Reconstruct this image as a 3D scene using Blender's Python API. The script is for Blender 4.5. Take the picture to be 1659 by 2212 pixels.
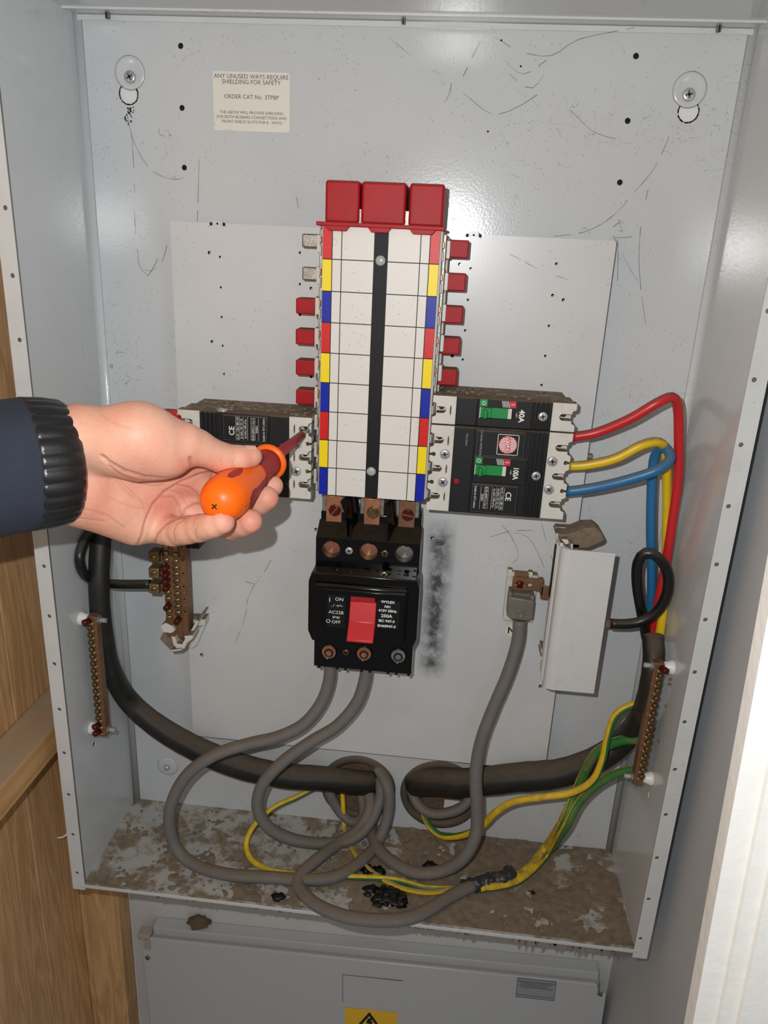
import bpy, bmesh, math, random
import numpy as np
from mathutils import Vector, Matrix, noise
random.seed(7)
for o in list(bpy.data.objects): bpy.data.objects.remove(o)
S = bpy.context.scene; COL = S.collection
# ------------------------------------------------------------------ camera
CX, CY, CZ = 0.0335, -0.71373, 0.18317
RX, RY, RZ, F = -0.33301, -0.0464, 0.08593, 1637.629
CAM = Vector((CX, CY, CZ))
def cam2world(v):
    x, y, z = v
    c, s = math.cos(-RY), math.sin(-RY); x, z = c*x-s*z, s*x+c*z
    c, s = math.cos(RX), math.sin(RX); y, z = c*y-s*z, s*y+c*z
    c, s = math.cos(RZ), math.sin(RZ); x, y = c*x-s*y, s*x+c*y
    return Vector((x, y, z))
RGT, FWD, UPV = cam2world((1,0,0)), cam2world((0,1,0)), cam2world((0,0,1))
def ray(px, py): return cam2world(((px-829.5)/F, 1, -(py-1106)/F))
def at(px, py, Y):
    d = ray(px, py); return CAM + d*((Y-CAM.y)/d.y)
def atx(px, py, X):
    d = ray(px, py); return CAM + d*((X-CAM.x)/d.x)
def atz(px, py, Z):
    d = ray(px, py); return CAM + d*((Z-CAM.z)/d.z)
def proj(P):
    v = Vector(P)-CAM; q = v.dot(FWD)
    return 829.5+F*v.dot(RGT)/q, 1106-F*v.dot(UPV)/q
cd = bpy.data.cameras.new('camera'); cam = bpy.data.objects.new('camera', cd); COL.objects.link(cam)
cd.sensor_fit = 'HORIZONTAL'; cd.sensor_width = 36; cd.lens = F/1659*36; cd.clip_start = .01
m = Matrix.Identity(4)
for i in range(3):
    m[i][0], m[i][1], m[i][2], m[i][3] = RGT[i], UPV[i], -FWD[i], CAM[i]
cam.matrix_world = m; S.camera = cam
# ------------------------------------------------------------------ light
W = bpy.data.worlds.new('world'); S.world = W; W.use_nodes = True
W.node_tree.nodes['Background'].inputs[0].default_value = (.97, .98, 1, 1)
W.node_tree.nodes['Background'].inputs[1].default_value = 0.22
fl = bpy.data.lights.new('phone_flash', 'POINT'); fl.energy = 10.0; fl.shadow_soft_size = .003; fl.color = (1, .995, .985)
flo = bpy.data.objects.new('phone_flash', fl); COL.objects.link(flo)
flo.location = CAM - RGT*.034 + UPV*.032 + FWD*.004
S.view_settings.view_transform = 'Standard'; S.view_settings.look = 'None'
S.view_settings.exposure = 0.0; S.view_settings.gamma = 1; S.view_settings.use_curve_mapping = False
# ------------------------------------------------------------------ materials
def C(r, g, b):
    f = lambda u: (u/255/12.92 if u/255 <= .04045 else ((u/255+.055)/1.055)**2.4)
    return (f(r), f(g), f(b), 1)
class NT:
    def __init__(s, name):
        s.m = bpy.data.materials.new(name); s.m.use_nodes = True; s.t = s.m.node_tree; s.b = s.t.nodes['Principled BSDF']
    def n(s, k, **kw):
        nd = s.t.nodes.new(k)
        for a, v in kw.items():
            if a in nd.inputs: nd.inputs[a].default_value = v
            else: setattr(nd, a, v)
        return nd
    def l(s, a, b): s.t.links.new(a, b)
    def pos(s, scale=(1,1,1), rot=(0,0,0)):
        g = s.n('ShaderNodeNewGeometry'); mp = s.n('ShaderNodeMapping'); mp.inputs['Scale'].default_value = scale; mp.inputs['Rotation'].default_value = rot
        s.l(g.outputs['Position'], mp.inputs['Vector']); return mp.outputs[0]
    def noise(s, scale, detail=4, rough=.6, vec=None, dist=0):
        t = s.n('ShaderNodeTexNoise', Scale=scale, Detail=detail, Roughness=rough, Distortion=dist); s.l(vec or s.pos(), t.inputs['Vector']); return t.outputs[0]
    def ramp(s, v, a, b, lo=0, hi=1):
        r = s.n('ShaderNodeMapRange'); r.inputs[1].default_value = a; r.inputs[2].default_value = b; r.inputs[3].default_value = lo; r.inputs[4].default_value = hi
        s.l(v, r.inputs[0]); return r.outputs[0]
    def math(s, op, a, b=None):
        r = s.n('ShaderNodeMath', operation=op)
        for i, q in enumerate((a, b)):
            if q is None: continue
            if isinstance(q, (int, float)): r.inputs[i].default_value = q
            else: s.l(q, r.inputs[i])
        return r.outputs[0]
    def mix(s, f, a, b):
        r = s.n('ShaderNodeMix', data_type='RGBA'); 
        for i, q in ((0, f), (6, a), (7, b)):
            if isinstance(q, (int, float, tuple)): r.inputs[i].default_value = q
            else: s.l(q, r.inputs[i])
        return r.outputs[2]
DUST = C(112, 96, 76)
def mat(name, col, rough=.5, metal=0, var=0, vscale=40, dust=0, grime=0, bump=0, bscale=300, coat=0, speck=0, dustcol=None, spec=.5):
    k = NT(name); b = k.b; c = col
    b.inputs['Roughness'].default_value = rough; b.inputs['Metallic'].default_value = metal
    b.inputs['Coat Weight'].default_value = coat; b.inputs['Specular IOR Level'].default_value = spec
    if var:
        n = k.noise(vscale); d = tuple(x*(1-var) for x in col[:3])+(1,); e = tuple(min(1, x*(1+var*.6)) for x in col[:3])+(1,)
        c = k.mix(k.ramp(n, .3, .7), d, e)
    if grime:
        n = k.ramp(k.noise(55, 6, .7), .52, .72, 0, grime); c = k.mix(n, c, DUST)
    if speck:
        v = k.n('ShaderNodeTexVoronoi', Scale=260.); k.l(k.pos(), v.inputs['Vector'])
        a = k.math('LESS_THAN', v.outputs['Distance'], .13); mk = k.math('GREATER_THAN', k.noise(30, 3), .53)
        a = k.math('MULTIPLY', a, mk)
        v2 = k.n('ShaderNodeTexVoronoi', Scale=75., feature='DISTANCE_TO_EDGE'); 
        wv = k.n('ShaderNodeTexNoise', Scale=25.); k.l(k.pos(), wv.inputs['Vector'])
        add = k.n('ShaderNodeVectorMath', operation='ADD'); sc = k.n('ShaderNodeVectorMath', operation='SCALE'); sc.inputs['Scale'].default_value = .05
        k.l(wv.outputs['Color'], sc.inputs[0]); k.l(k.pos(), add.inputs[0]); k.l(sc.outputs[0], add.inputs[1]); k.l(add.outputs[0], v2.inputs['Vector'])
        h = k.math('LESS_THAN', v2.outputs['Distance'], .008)
        h = k.math('MULTIPLY', h, k.math('GREATER_THAN', k.noise(9, 3), .57)); h = k.math('MULTIPLY', h, k.math('GREATER_THAN', k.noise(150, 3), .5))
        a = k.math('MAXIMUM', a, h); c = k.mix(k.math('MULTIPLY', a, speck), c, C(70, 66, 60))
    if dust:
        g = k.n('ShaderNodeNewGeometry'); sp = k.n('ShaderNodeSeparateXYZ'); k.l(g.outputs['Normal'], sp.inputs[0])
        f = k.ramp(sp.outputs[2], .35, .8, 0, 1); f2 = k.ramp(k.noise(120, 5, .7), .2, .5, .35, 1)
        f = k.math('MULTIPLY', k.math('MULTIPLY', f, f2), dust); c = k.mix(f, c, dustcol or DUST)
        k.l(k.ramp(f, 0, 1, rough, .95), b.inputs['Roughness'])
        if metal: k.l(k.ramp(f, 0, 1, metal, 0), b.inputs['Metallic'])
    if isinstance(c, tuple): b.inputs['Base Color'].default_value = c
    else: k.l(c, b.inputs['Base Color'])
    if bump:
        bp = k.n('ShaderNodeBump', Strength=bump, Distance=.0006); k.l(k.noise(bscale, 3), bp.inputs['Height']); k.l(bp.outputs[0], b.inputs['Normal'])
    return k.m
M = {}
PAINT = C(198, 202, 204)
M['paint'] = mat('grey_enamel', PAINT, .17, var=.04, vscale=8, bump=.12, bscale=420, speck=.45)
M['paint_side'] = mat('grey_enamel_side', PAINT, .14, var=.05, vscale=8, bump=.12, bscale=420, speck=.3)
M['flange'] = mat('grey_enamel_flange', C(205, 208, 208), .3, var=.05, bump=.1, bscale=400, speck=.3)
M['rail'] = mat('busbar_white', C(196, 195, 188), .45, grime=.35, dust=.8)
M['red'] = mat('red_plastic', C(166, 22, 30), .48, spec=.22, var=.12, vscale=60, dust=.75, bump=.1, bscale=900, grime=.12)
M['white'] = mat('ivory_plastic', C(208, 206, 198), .42, var=.05, dust=1, grime=.16, bump=.05)
M['white_clean'] = mat('white_plastic', C(204, 205, 205), .4, var=.03, speck=.3)
M['black'] = mat('black_plastic', C(15, 17, 19), .5, spec=.35, var=.2, dust=.9, bump=.3, bscale=1500)
M['blackgloss'] = mat('black_gloss_plastic', C(6, 6, 7), .14, dust=.16, spec=.32)
M['redlever'] = mat('red_lever_plastic', C(196, 22, 24), .4, var=.05)
M['rubber'] = mat('black_cable', C(20, 21, 21), .32, dust=.6, dustcol=C(78, 68, 56))
M['dustyblack'] = mat('dusty_black_cable', C(30, 29, 27), .5, dust=1, dustcol=C(86, 75, 62), grime=.15, var=.2)
M['grey'] = mat('grey_cable', C(112, 110, 108), .5, var=.1, dust=.8, dustcol=C(108, 94, 76), grime=.45, bump=.2, bscale=200)
M['copper'] = mat('copper', C(188, 128, 98), .42, metal=.75, var=.25, vscale=90, bump=.2, grime=.2)
M['oldcopper'] = mat('oxidised_copper', C(132, 98, 72), .5, metal=.5, var=.2, vscale=120, grime=.35)
M['tin'] = mat('tinned_metal', C(150, 146, 138), .42, metal=.7, var=.3, vscale=120, grime=.4, bump=.4, bscale=500)
M['brass'] = mat('brass', C(158, 142, 104), .25, metal=.9, var=.25, vscale=150)
M['brassdark'] = mat('tarnished_brass', C(120, 100, 66), .3, metal=.8, var=.35, vscale=200)
M['redbrass'] = mat('red_glint_screw', C(96, 26, 18), .25, metal=.5, var=.3, vscale=200)  # dark red glints of the long screws put into the base colour
M['steel'] = mat('steel', C(190, 192, 194), .35, metal=.55, var=.15)
M['lug'] = mat('cast_lug_metal', C(128, 126, 118), .5, metal=.5, var=.15, grime=.3, dust=.5)
M['crossgrey'] = mat('screw_recess_shade', C(96, 96, 96), .5, metal=.3)  # recess shade painted mid grey, lifted for the glare in the cross
M['dark'] = mat('dark_recess', C(14, 13, 12), .8)
M['slit'] = mat('brown_slit', C(90, 66, 52), .7)
M['cred'] = mat('red_cable', C(196, 34, 40), .35, dust=.8, dustcol=C(120, 72, 62), grime=.1)
M['cyel'] = mat('yellow_cable', C(224, 188, 24), .38, dust=.85, dustcol=C(140, 118, 72), grime=.15)
M['cblu'] = mat('blue_cable', C(38, 108, 158), .38, dust=.7, dustcol=C(96, 104, 108), grime=.15)
M['green'] = mat('switch_green', C(26, 138, 66), .35, dust=.25)
M['print_white'] = mat('white_print', C(225, 225, 222), .6)
M['print_dim'] = mat('pale_print', C(150, 156, 160), .6)
M['print_black'] = mat('black_print', C(20, 21, 23), .55, spec=.25)
M['print_grey'] = mat('grey_print', C(88, 88, 88), .6)
M['p_red'] = mat('chart_red', C(206, 24, 24), .42, spec=.35); M['p_yel'] = mat('chart_yellow', C(244, 216, 16), .42, spec=.35)
M['p_blu'] = mat('chart_blue', C(4, 34, 160), .42, spec=.3); M['p_grn'] = mat('print_green', C(30, 140, 70), .5); M['p_redlogo'] = mat('logo_red', C(200, 40, 60), .5)
M['p_wht'] = mat('chart_white', C(220, 217, 210), .42, spec=.35, speck=.5); M['sticker'] = mat('sticker_paper', C(224, 221, 210), .5, speck=.25)
M['nylon'] = mat('white_nylon', C(225, 225, 222), .4); M['translucent'] = mat('rivet_nylon', C(170, 172, 166), .2)
M['orange'] = mat('orange_grip', C(250, 104, 8), .38, var=.04, bump=.15, bscale=700, spec=.35)
M['redgrip'] = mat('red_grip', C(158, 26, 34), .5, var=.12, vscale=90)
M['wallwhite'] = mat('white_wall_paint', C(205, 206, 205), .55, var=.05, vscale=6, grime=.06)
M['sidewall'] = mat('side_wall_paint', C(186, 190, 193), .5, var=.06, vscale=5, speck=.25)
M['jamb'] = mat('gloss_white_jamb', C(236, 237, 234), .4, var=.03, vscale=30, bump=.9, bscale=90)
M['encl'] = mat('enclosure_grey', C(186, 190, 193), .3, bump=.08, bscale=350)
M['enclcorner'] = mat('enclosure_corner', C(168, 160, 152), .5)
M['yellowsign'] = mat('warning_yellow', C(240, 190, 10), .4)
M['dirt'] = mat('dirt', C(128, 113, 94), .95, var=.28, vscale=130, bump=1, bscale=900)
M['char'] = mat('charred', C(9, 9, 9), .45, var=.4, bump=1, bscale=500)
M['clay'] = mat('clay_nest', C(108, 88, 70), .95, var=.3, vscale=150, bump=1)
M['web'] = mat('cobweb_grey', C(96, 92, 86), .9)
M['soot'] = mat('soot', C(60, 58, 56), .9)
M['cuff'] = mat('black_ribbed_rubber', C(24, 25, 26), .3, spec=.6, bump=.25, bscale=900)
M['navy'] = mat('navy_fabric', C(38, 44, 58), .85, var=.12, vscale=60, bump=.8, bscale=1200)
M['tape'] = mat('grey_tape', C(52, 52, 56), .4, var=.3, vscale=120, grime=.4, bump=1, bscale=250)
M['grommet'] = mat('dusty_grommet', C(84, 76, 66), .8, dust=.8, var=.2)
def plate_mat():
    k = NT('plate_enamel'); c = k.mix(k.ramp(k.noise(9), .3, .7), C(198, 200, 201), C(208, 210, 210))
    v = k.n('ShaderNodeTexVoronoi', Scale=260.); k.l(k.pos(), v.inputs['Vector'])
    a = k.math('MULTIPLY', k.math('LESS_THAN', v.outputs['Distance'], .11), k.math('GREATER_THAN', k.noise(30, 3), .56))
    c = k.mix(k.math('MULTIPLY', a, .7), c, C(70, 66, 60))
    g = k.n('ShaderNodeNewGeometry'); sp = k.n('ShaderNodeSeparateXYZ'); k.l(g.outputs['Position'], sp.inputs[0])
    # soot smear beside the main switch
    A, B = at(945, 1150, -.02), at(930, 1440, -.02)
    cx = (A.x+B.x)/2+.002; dx = k.math('ABSOLUTE', k.math('SUBTRACT', sp.outputs[0], cx))
    fx = k.ramp(dx, .003, .017, 1, 0); cz = (A.z+B.z)/2; dz = k.math('ABSOLUTE', k.math('SUBTRACT', sp.outputs[2], cz)); fz = k.ramp(dz, (A.z-B.z)/2-.004, (A.z-B.z)/2+.016, 1, 0)
    f = k.math('MULTIPLY', k.math('MULTIPLY', fx, fz), k.ramp(k.noise(55, 6, .75), .28, .58)); c = k.mix(k.math('MULTIPLY', f, .9), c, C(40, 40, 42))
    k.l(c, k.b.inputs['Base Color']); k.b.inputs['Roughness'].default_value = .3
    return k.m
M['plate'] = plate_mat()
def wood_mat(name, axis):
    k = NT(name); sc = {'z': (14, 14, 1.1), 'y': (14, 1.1, 14), 'x': (1.1, 14, 14)}[axis]
    p = k.pos(sc); n = k.noise(2.2, 3, .5, p, .6)
    w = k.math('FRACT', k.math('MULTIPLY', n, 9)); w = k.math('ABSOLUTE', k.math('SUBTRACT', w, .5))
    c = k.mix(k.ramp(w, 0, .5), C(192, 148, 98), C(220, 180, 132))
    fine = k.noise(60, 4, .6, p); c = k.mix(k.ramp(fine, .35, .75, 0, .45), c, C(168, 120, 72))
    v = k.n('ShaderNodeTexVoronoi', Scale=.55); k.l(k.pos((14, 14, 5)), v.inputs['Vector'])
    c = k.mix(k.ramp(v.outputs['Distance'], .07, .16, .85, 0), c, C(110, 68, 36))
    k.l(c, k.b.inputs['Base Color']); k.b.inputs['Roughness'].default_value = .6; return k.m
M['woodz'] = wood_mat('pine_vertical', 'z')
def woodtop():
    k = NT('pine_dusty_top'); g = k.n('ShaderNodeNewGeometry'); sp = k.n('ShaderNodeSeparateXYZ'); k.l(g.outputs['Normal'], sp.inputs[0])
    p = k.pos((18, 1.3, 40)); c = k.mix(k.ramp(k.noise(3, 4, .6, p, .5), .35, .65), C(212, 168, 114), C(176, 130, 80))
    f = k.math('MULTIPLY', k.ramp(sp.outputs[2], .5, .9), k.ramp(k.noise(40, 5), .3, .6, .6, .95)); c = k.mix(f, c, C(160, 142, 120))
    k.l(c, k.b.inputs['Base Color']); k.b.inputs['Roughness'].default_value = .75; return k.m
M['woody'] = woodtop()
def floor_mat():
    k = NT('dirty_floor_enamel'); n = k.ramp(k.noise(26, 7, .72), .47, .56); n2 = k.noise(180, 4)
    c = k.mix(n, C(170, 168, 162), k.mix(k.ramp(n2, .3, .7), C(112, 98, 80), C(142, 127, 106)))
    k.l(c, k.b.inputs['Base Color']); k.b.inputs['Roughness'].default_value = .7; return k.m
M['floor'] = floor_mat()
def gy_mat(name, shift, duty, dusty=.5):
    k = NT(name); uv = k.n('ShaderNodeUVMap'); sp = k.n('ShaderNodeSeparateXYZ'); k.l(uv.outputs[0], sp.inputs[0])
    u = k.math('FRACT', k.math('ADD', k.math('ADD', sp.outputs[0], k.math('MULTIPLY', sp.outputs[1], .9)), shift))
    c = k.mix(k.math('LESS_THAN', u, duty), C(30, 112, 44), C(222, 184, 30))
    f = k.ramp(k.noise(70, 5, .7), .42, .66, 0, dusty); c = k.mix(f, c, C(112, 100, 70))
    k.l(c, k.b.inputs['Base Color']); k.b.inputs['Roughness'].default_value = .5; return k.m
M['gy'] = gy_mat('green_yellow_cable', .6, .62, .75); M['gy2'] = gy_mat('green_yellow_cable_dusty', .6, .5, .95); M['gy3'] = gy_mat('yellow_green_cable', .78, .5, .5)
def skin_mat():
    k = NT('skin'); at_ = k.n('ShaderNodeAttribute', attribute_name='flush')
    c = k.mix(k.ramp(k.noise(28, 4, .6), .35, .65), C(216, 158, 134), C(224, 174, 150))
    c = k.mix(k.ramp(at_.outputs['Fac'], 0, 1, 0, .8), c, C(214, 124, 108))
    c = k.mix(k.ramp(k.noise(420, 3, .6), .45, .75, 0, .12), c, C(236, 196, 170))
    a2 = k.n('ShaderNodeAttribute', attribute_name='crease'); c = k.mix(k.ramp(a2.outputs['Fac'], 0, 1, 0, .6), c, C(150, 84, 66))
    k.l(c, k.b.inputs['Base Color']); k.b.inputs['Roughness'].default_value = .48; k.b.inputs['Subsurface Weight'].default_value = .12
    k.b.inputs['Subsurface Radius'].default_value = (.006, .002, .001); k.b.inputs['Subsurface Scale'].default_value = .6; k.b.inputs['Specular IOR Level'].default_value = .35
    wv = k.n('ShaderNodeTexVoronoi', Scale=900.); k.l(k.pos(), wv.inputs['Vector'])
    h = k.math('ADD', k.math('MULTIPLY', k.noise(260, 4, .7), 1.), k.math('MULTIPLY', wv.outputs['Distance'], .35))
    bp = k.n('ShaderNodeBump', Strength=.45, Distance=.0006); k.l(h, bp.inputs['Height']); k.l(bp.outputs[0], k.b.inputs['Normal']); return k.m
M['skin'] = skin_mat(); M['nail'] = mat('nail', C(226, 178, 158), .3)
# ------------------------------------------------------------------ helpers
WORG = {}                       # world origin of every parent
def worg(p): return WORG.get(p.name, Vector((0,0,0))) if p else Vector((0,0,0))
def thing(name, label, cat, loc=(0,0,0), group=None):
    o = bpy.data.objects.new(name, None); COL.objects.link(o); o.location = loc; o.empty_display_size = .01
    o['label'] = label; o['category'] = cat
    if group: o['group'] = group
    WORG[o.name] = Vector(loc); return o
def tag(o, label, cat, group=None, kind=None):
    o['label'] = label; o['category'] = cat
    if group: o['group'] = group
    if kind: o['kind'] = kind
    return o
def link(name, me, mats, parent, smooth=False):
    """mesh data in world coordinates -> object recentred on its own middle"""
    if not isinstance(mats, (list, tuple)): mats = [mats]
    for q in mats: me.materials.append(M[q] if isinstance(q, str) else q)
    n = len(me.vertices); co = np.empty(n*3); me.vertices.foreach_get('co', co); co = co.reshape(-1, 3)
    c = (co.min(0)+co.max(0))/2; me.vertices.foreach_set('co', (co-c).ravel())
    if smooth: me.polygons.foreach_set('use_smooth', [True]*len(me.polygons))
    o = bpy.data.objects.new(name, me); COL.objects.link(o); o.parent = parent
    o.location = Vector(c)-worg(parent); WORG[o.name] = Vector(c); me.update(); return o
class MB:
    def __init__(s): s.bm = bmesh.new(); s.mi = 0
    def _add(s, verts, faces, smooth=False):
        vs = [s.bm.verts.new(v) for v in verts]; out = []
        for f in faces:
            try: q = s.bm.faces.new([vs[i] for i in f]); q.material_index = s.mi; q.smooth = smooth; out.append(q)
            except ValueError: pass
        return vs, out
    def box(s, x0, x1, y0, y1, z0, z1, bev=0, seg=2):
        v = [(x, y, z) for x in (x0, x1) for y in (y0, y1) for z in (z0, z1)]
        vs, fs = s._add(v, [(0,1,3,2), (4,6,7,5), (0,4,5,1), (2,3,7,6), (0,2,6,4), (1,5,7,3)])
        if bev: s._bev(vs, fs, bev, seg)
        return s
    def _bev(s, vs, fs, bev, seg):
        es = list({e for f in fs for e in f.edges})
        bmesh.ops.recalc_face_normals(s.bm, faces=fs)
        r = bmesh.ops.bevel(s.bm, geom=es, offset=bev, segments=seg, affect='EDGES', profile=.5, clamp_overlap=True)
        for f in r['faces']: f.material_index = s.mi; f.smooth = True
    def prism(s, pts, y0, y1, bev=0, axis='y', pts2=None):
        n = len(pts); P2 = pts2 or pts
        mk = {'y': lambda p, t: (p[0], t, p[1]), 'z': lambda p, t: (p[0], p[1], t), 'x': lambda p, t: (t, p[0], p[1])}[axis]
        v = [mk(p, y0) for p in pts]+[mk(p, y1) for p in P2]
        f = [tuple(range(n))[::-1], tuple(range(n, 2*n))]+[(i, (i+1) % n, n+(i+1) % n, n+i) for i in range(n)]
        vs, fs = s._add(v, f)
        if bev: s._bev(vs, fs, bev, 2)
        return s
    def cyl(s, a, b, r0, r1=None, n=16, cap=True, smooth=True):
        a, b = Vector(a), Vector(b); r1 = r0 if r1 is None else r1; d = (b-a).normalized()
        u = d.orthogonal().normalized(); w = d.cross(u)
        v = [a+(u*math.cos(t)+w*math.sin(t))*r0 for t in [i*math.tau/n for i in range(n)]]+[b+(u*math.cos(t)+w*math.sin(t))*r1 for t in [i*math.tau/n for i in range(n)]]
        s._add(v, [(i, (i+1) % n, n+(i+1) % n, n+i) for i in range(n)], smooth)
        if cap: s._add(v[:n], [tuple(range(n))[::-1]]); s._add(v[n:], [tuple(range(n))])
        return s
    def lathe(s, a, d, prof, n=20, sx=1):
        """prof: list of (distance along d, radius)"""
        a, d = Vector(a), Vector(d).normalized(); u = d.orthogonal().normalized(); w = d.cross(u); v = []; f = []
        for t, r in prof: v += [a+d*t+(u*math.cos(q)*sx+w*math.sin(q))*max(r, 1e-6) for q in [i*math.tau/n for i in range(n)]]
        for j in range(len(prof)-1): f += [(j*n+i, j*n+(i+1) % n, (j+1)*n+(i+1) % n, (j+1)*n+i) for i in range(n)]
        f += [tuple(range(n))[::-1], tuple(range((len(prof)-1)*n, len(prof)*n))]
        s._add(v, f, True); return s
    def blob(s, c, r, seed=0, amp=.3, freq=60, sub=3, sc=(1,1,1)):
        r_ = bmesh.ops.create_icosphere(s.bm, subdivisions=sub, radius=1)
        for v in r_['verts']:
            d = v.co.normalized(); k = 1+amp*noise.noise(d*freq*.03+Vector((seed, seed*2, 0)))+amp*.5*noise.noise(d*freq*.1+Vector((seed, 3, 0)))
            v.co = Vector(c)+Vector((d.x*sc[0], d.y*sc[1], d.z*sc[2]))*r*k
        for v in r_['verts']:
            for f in v.link_faces: f.material_index = s.mi; f.smooth = True
        return s
    def build(s, name, mats, parent=None):
        bmesh.ops.recalc_face_normals(s.bm, faces=s.bm.faces[:])
        me = bpy.data.meshes.new(name); s.bm.to_mesh(me); s.bm.free(); return link(name, me, mats, parent)
def plate(name, outline, holes, t, off, mats, parent, plane='y', bev=0):
    """flat sheet with real holes; (u,v)->(x,z) for plane y, (y,z) for plane x, (x,y) for plane z"""
    cu = bpy.data.curves.new(name, 'CURVE'); cu.dimensions = '2D'; cu.fill_mode = 'BOTH'; cu.extrude = t/2; cu.bevel_depth = bev
    for poly in [outline]+holes:
        sp = cu.splines.new('POLY'); sp.points.add(len(poly)-1); sp.use_cyclic_u = True
        for i, p in enumerate(poly): sp.points[i].co = (p[0], p[1], 0, 1)
    o = bpy.data.objects.new(name, cu); me = bpy.data.meshes.new_from_object(o); bpy.data.objects.remove(o); bpy.data.curves.remove(cu)
    for v in me.vertices:
        a, b, c = v.co
        v.co = {'y': (a, off+c, b), 'x': (off+c, a, b), 'z': (a, b, off+c)}[plane]
    bm = bmesh.new(); bm.from_mesh(me); bmesh.ops.remove_doubles(bm, verts=bm.verts, dist=1e-6); bmesh.ops.recalc_face_normals(bm, faces=bm.faces[:]); bm.to_mesh(me); bm.free()
    me.name = name; return link(name, me, mats, parent)
def circ(x, z, r, n=18, sx=1): return [(x+r*sx*math.cos(i*math.tau/n), z+r*math.sin(i*math.tau/n)) for i in range(n)]
def rect(x0, x1, z0, z1): return [(x0, z0), (x1, z0), (x1, z1), (x0, z1)]
def rrect(x0, x1, z0, z1, r, n=5):
    out = []
    for cx, cz, a in ((x1-r, z1-r, 0), (x0+r, z1-r, 90), (x0+r, z0+r, 180), (x1-r, z0+r, 270)):
        out += [(cx+r*math.cos(math.radians(a+90*i/n)), cz+r*math.sin(math.radians(a+90*i/n))) for i in range(n+1)]
    return out
def text(s, x, z, y, size, mats, parent, rot=0, name='lettering', align='CENTER', bold=0, sx=1):
    cu = bpy.data.curves.new(name, 'FONT'); cu.body = s; cu.size = size; cu.align_x = align; cu.align_y = 'CENTER'; cu.extrude = .00004; cu.offset = bold; cu.resolution_u = 3
    cu.space_line = 1.0
    o = bpy.data.objects.new(name, cu); me = bpy.data.meshes.new_from_object(o); bpy.data.objects.remove(o); bpy.data.curves.remove(cu)
    c, q = math.cos(rot), math.sin(rot)
    for v in me.vertices:
        a, b, w = v.co; a *= sx; v.co = (x+a*c-b*q, y-w, z+a*q+b*c)
    me.name = name; return link(name, me, mats, parent)
def smooth_path(P, step=.004):
    P = [Vector(p) for p in P]; Q = [P[0]*2-P[1]]+P+[P[-1]*2-P[-2]]; out = []
    for i in range(1, len(Q)-2):
        p0, p1, p2, p3 = Q[i-1:i+3]; n = max(2, int((p2-p1).length/step))
        for j in range(n):
            t = j/n; out.append(.5*((2*p1)+(p2-p0)*t+(2*p0-5*p1+4*p2-p3)*t*t+(3*p1-p0-3*p2+p3)*t**3))
    out.append(P[-1]); return out
def tube(name, P, r, mats, parent=None, n=14, wob=0, step=.004, mb=None):
    P = smooth_path(P, step); bm = bmesh.new(); uvl = bm.loops.layers.uv.new('UVMap'); rings = []; L = 0
    t0 = (P[1]-P[0]).normalized(); u = t0.orthogonal().normalized(); lens = []
    for i, p in enumerate(P):
        t = (P[min(i+1, len(P)-1)]-P[max(i-1, 0)]).normalized(); u = (u-t*u.dot(t)).normalized(); w = t.cross(u)
        if i: L += (p-P[i-1]).length
        lens.append(L); rr = (r(i/(len(P)-1)) if callable(r) else r)
        if wob: rr *= 1+wob*noise.noise(p*90)
        rings.append([bm.verts.new(p+(u*math.cos(a)+w*math.sin(a))*rr) for a in [k*math.tau/n for k in range(n)]])
    for i in range(len(P)-1):
        for k in range(n):
            f = bm.faces.new((rings[i][k], rings[i][(k+1) % n], rings[i+1][(k+1) % n], rings[i+1][k])); f.smooth = True
            for lp, uv in zip(f.loops, ((k/n, lens[i]), ((k+1)/n, lens[i]), ((k+1)/n, lens[i+1]), (k/n, lens[i+1]))): lp[uvl].uv = (uv[0], uv[1]*1.5)
    bm.faces.new(rings[0][::-1]); bm.faces.new(rings[-1]); bmesh.ops.recalc_face_normals(bm, faces=bm.faces[:])
    me = bpy.data.meshes.new(name); bm.to_mesh(me); bm.free(); return link(name, me, mats, parent)
def pp(*L): return [at(a, b, c/1000) if c is not None else None for a, b, c in L]
def screw(name, x, z, y, r, mats, parent, cross=True, h=.0016, axis='y', slot=.0004):
    """round head with a cut cross or slot, facing the viewer"""
    b = MB(); n = 20
    b.lathe((x, y, z), (0, -1, 0), [(0, r), (h*.5, r), (h*.85, r*.86), (h, r*.62)], n)
    w = r*.17; k = r*.62; b.mi = 1; a = random.uniform(0, 1.5) if cross else random.uniform(-1, 1)
    for q in ((a, a+math.pi/2) if cross else (a,)):
        kk = k if cross else r*.95
        c, s_ = math.cos(q), math.sin(q); pts = [(x+c*i*kk-s_*j*w, z+s_*i*kk+c*j*w) for i, j in ((-1,-1), (1,-1), (1,1), (-1,1))]
        b.prism(pts, y-h*.3, y-h-.00005)
    return b.build(name, [mats, 'crossgrey' if mats == 'steel' else 'dark'], parent)
def dup(o, parent, d):
    c = o.copy(); COL.objects.link(c); c.parent = parent; c.location = o.location+Vector(d); return c
MM = .001
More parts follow.
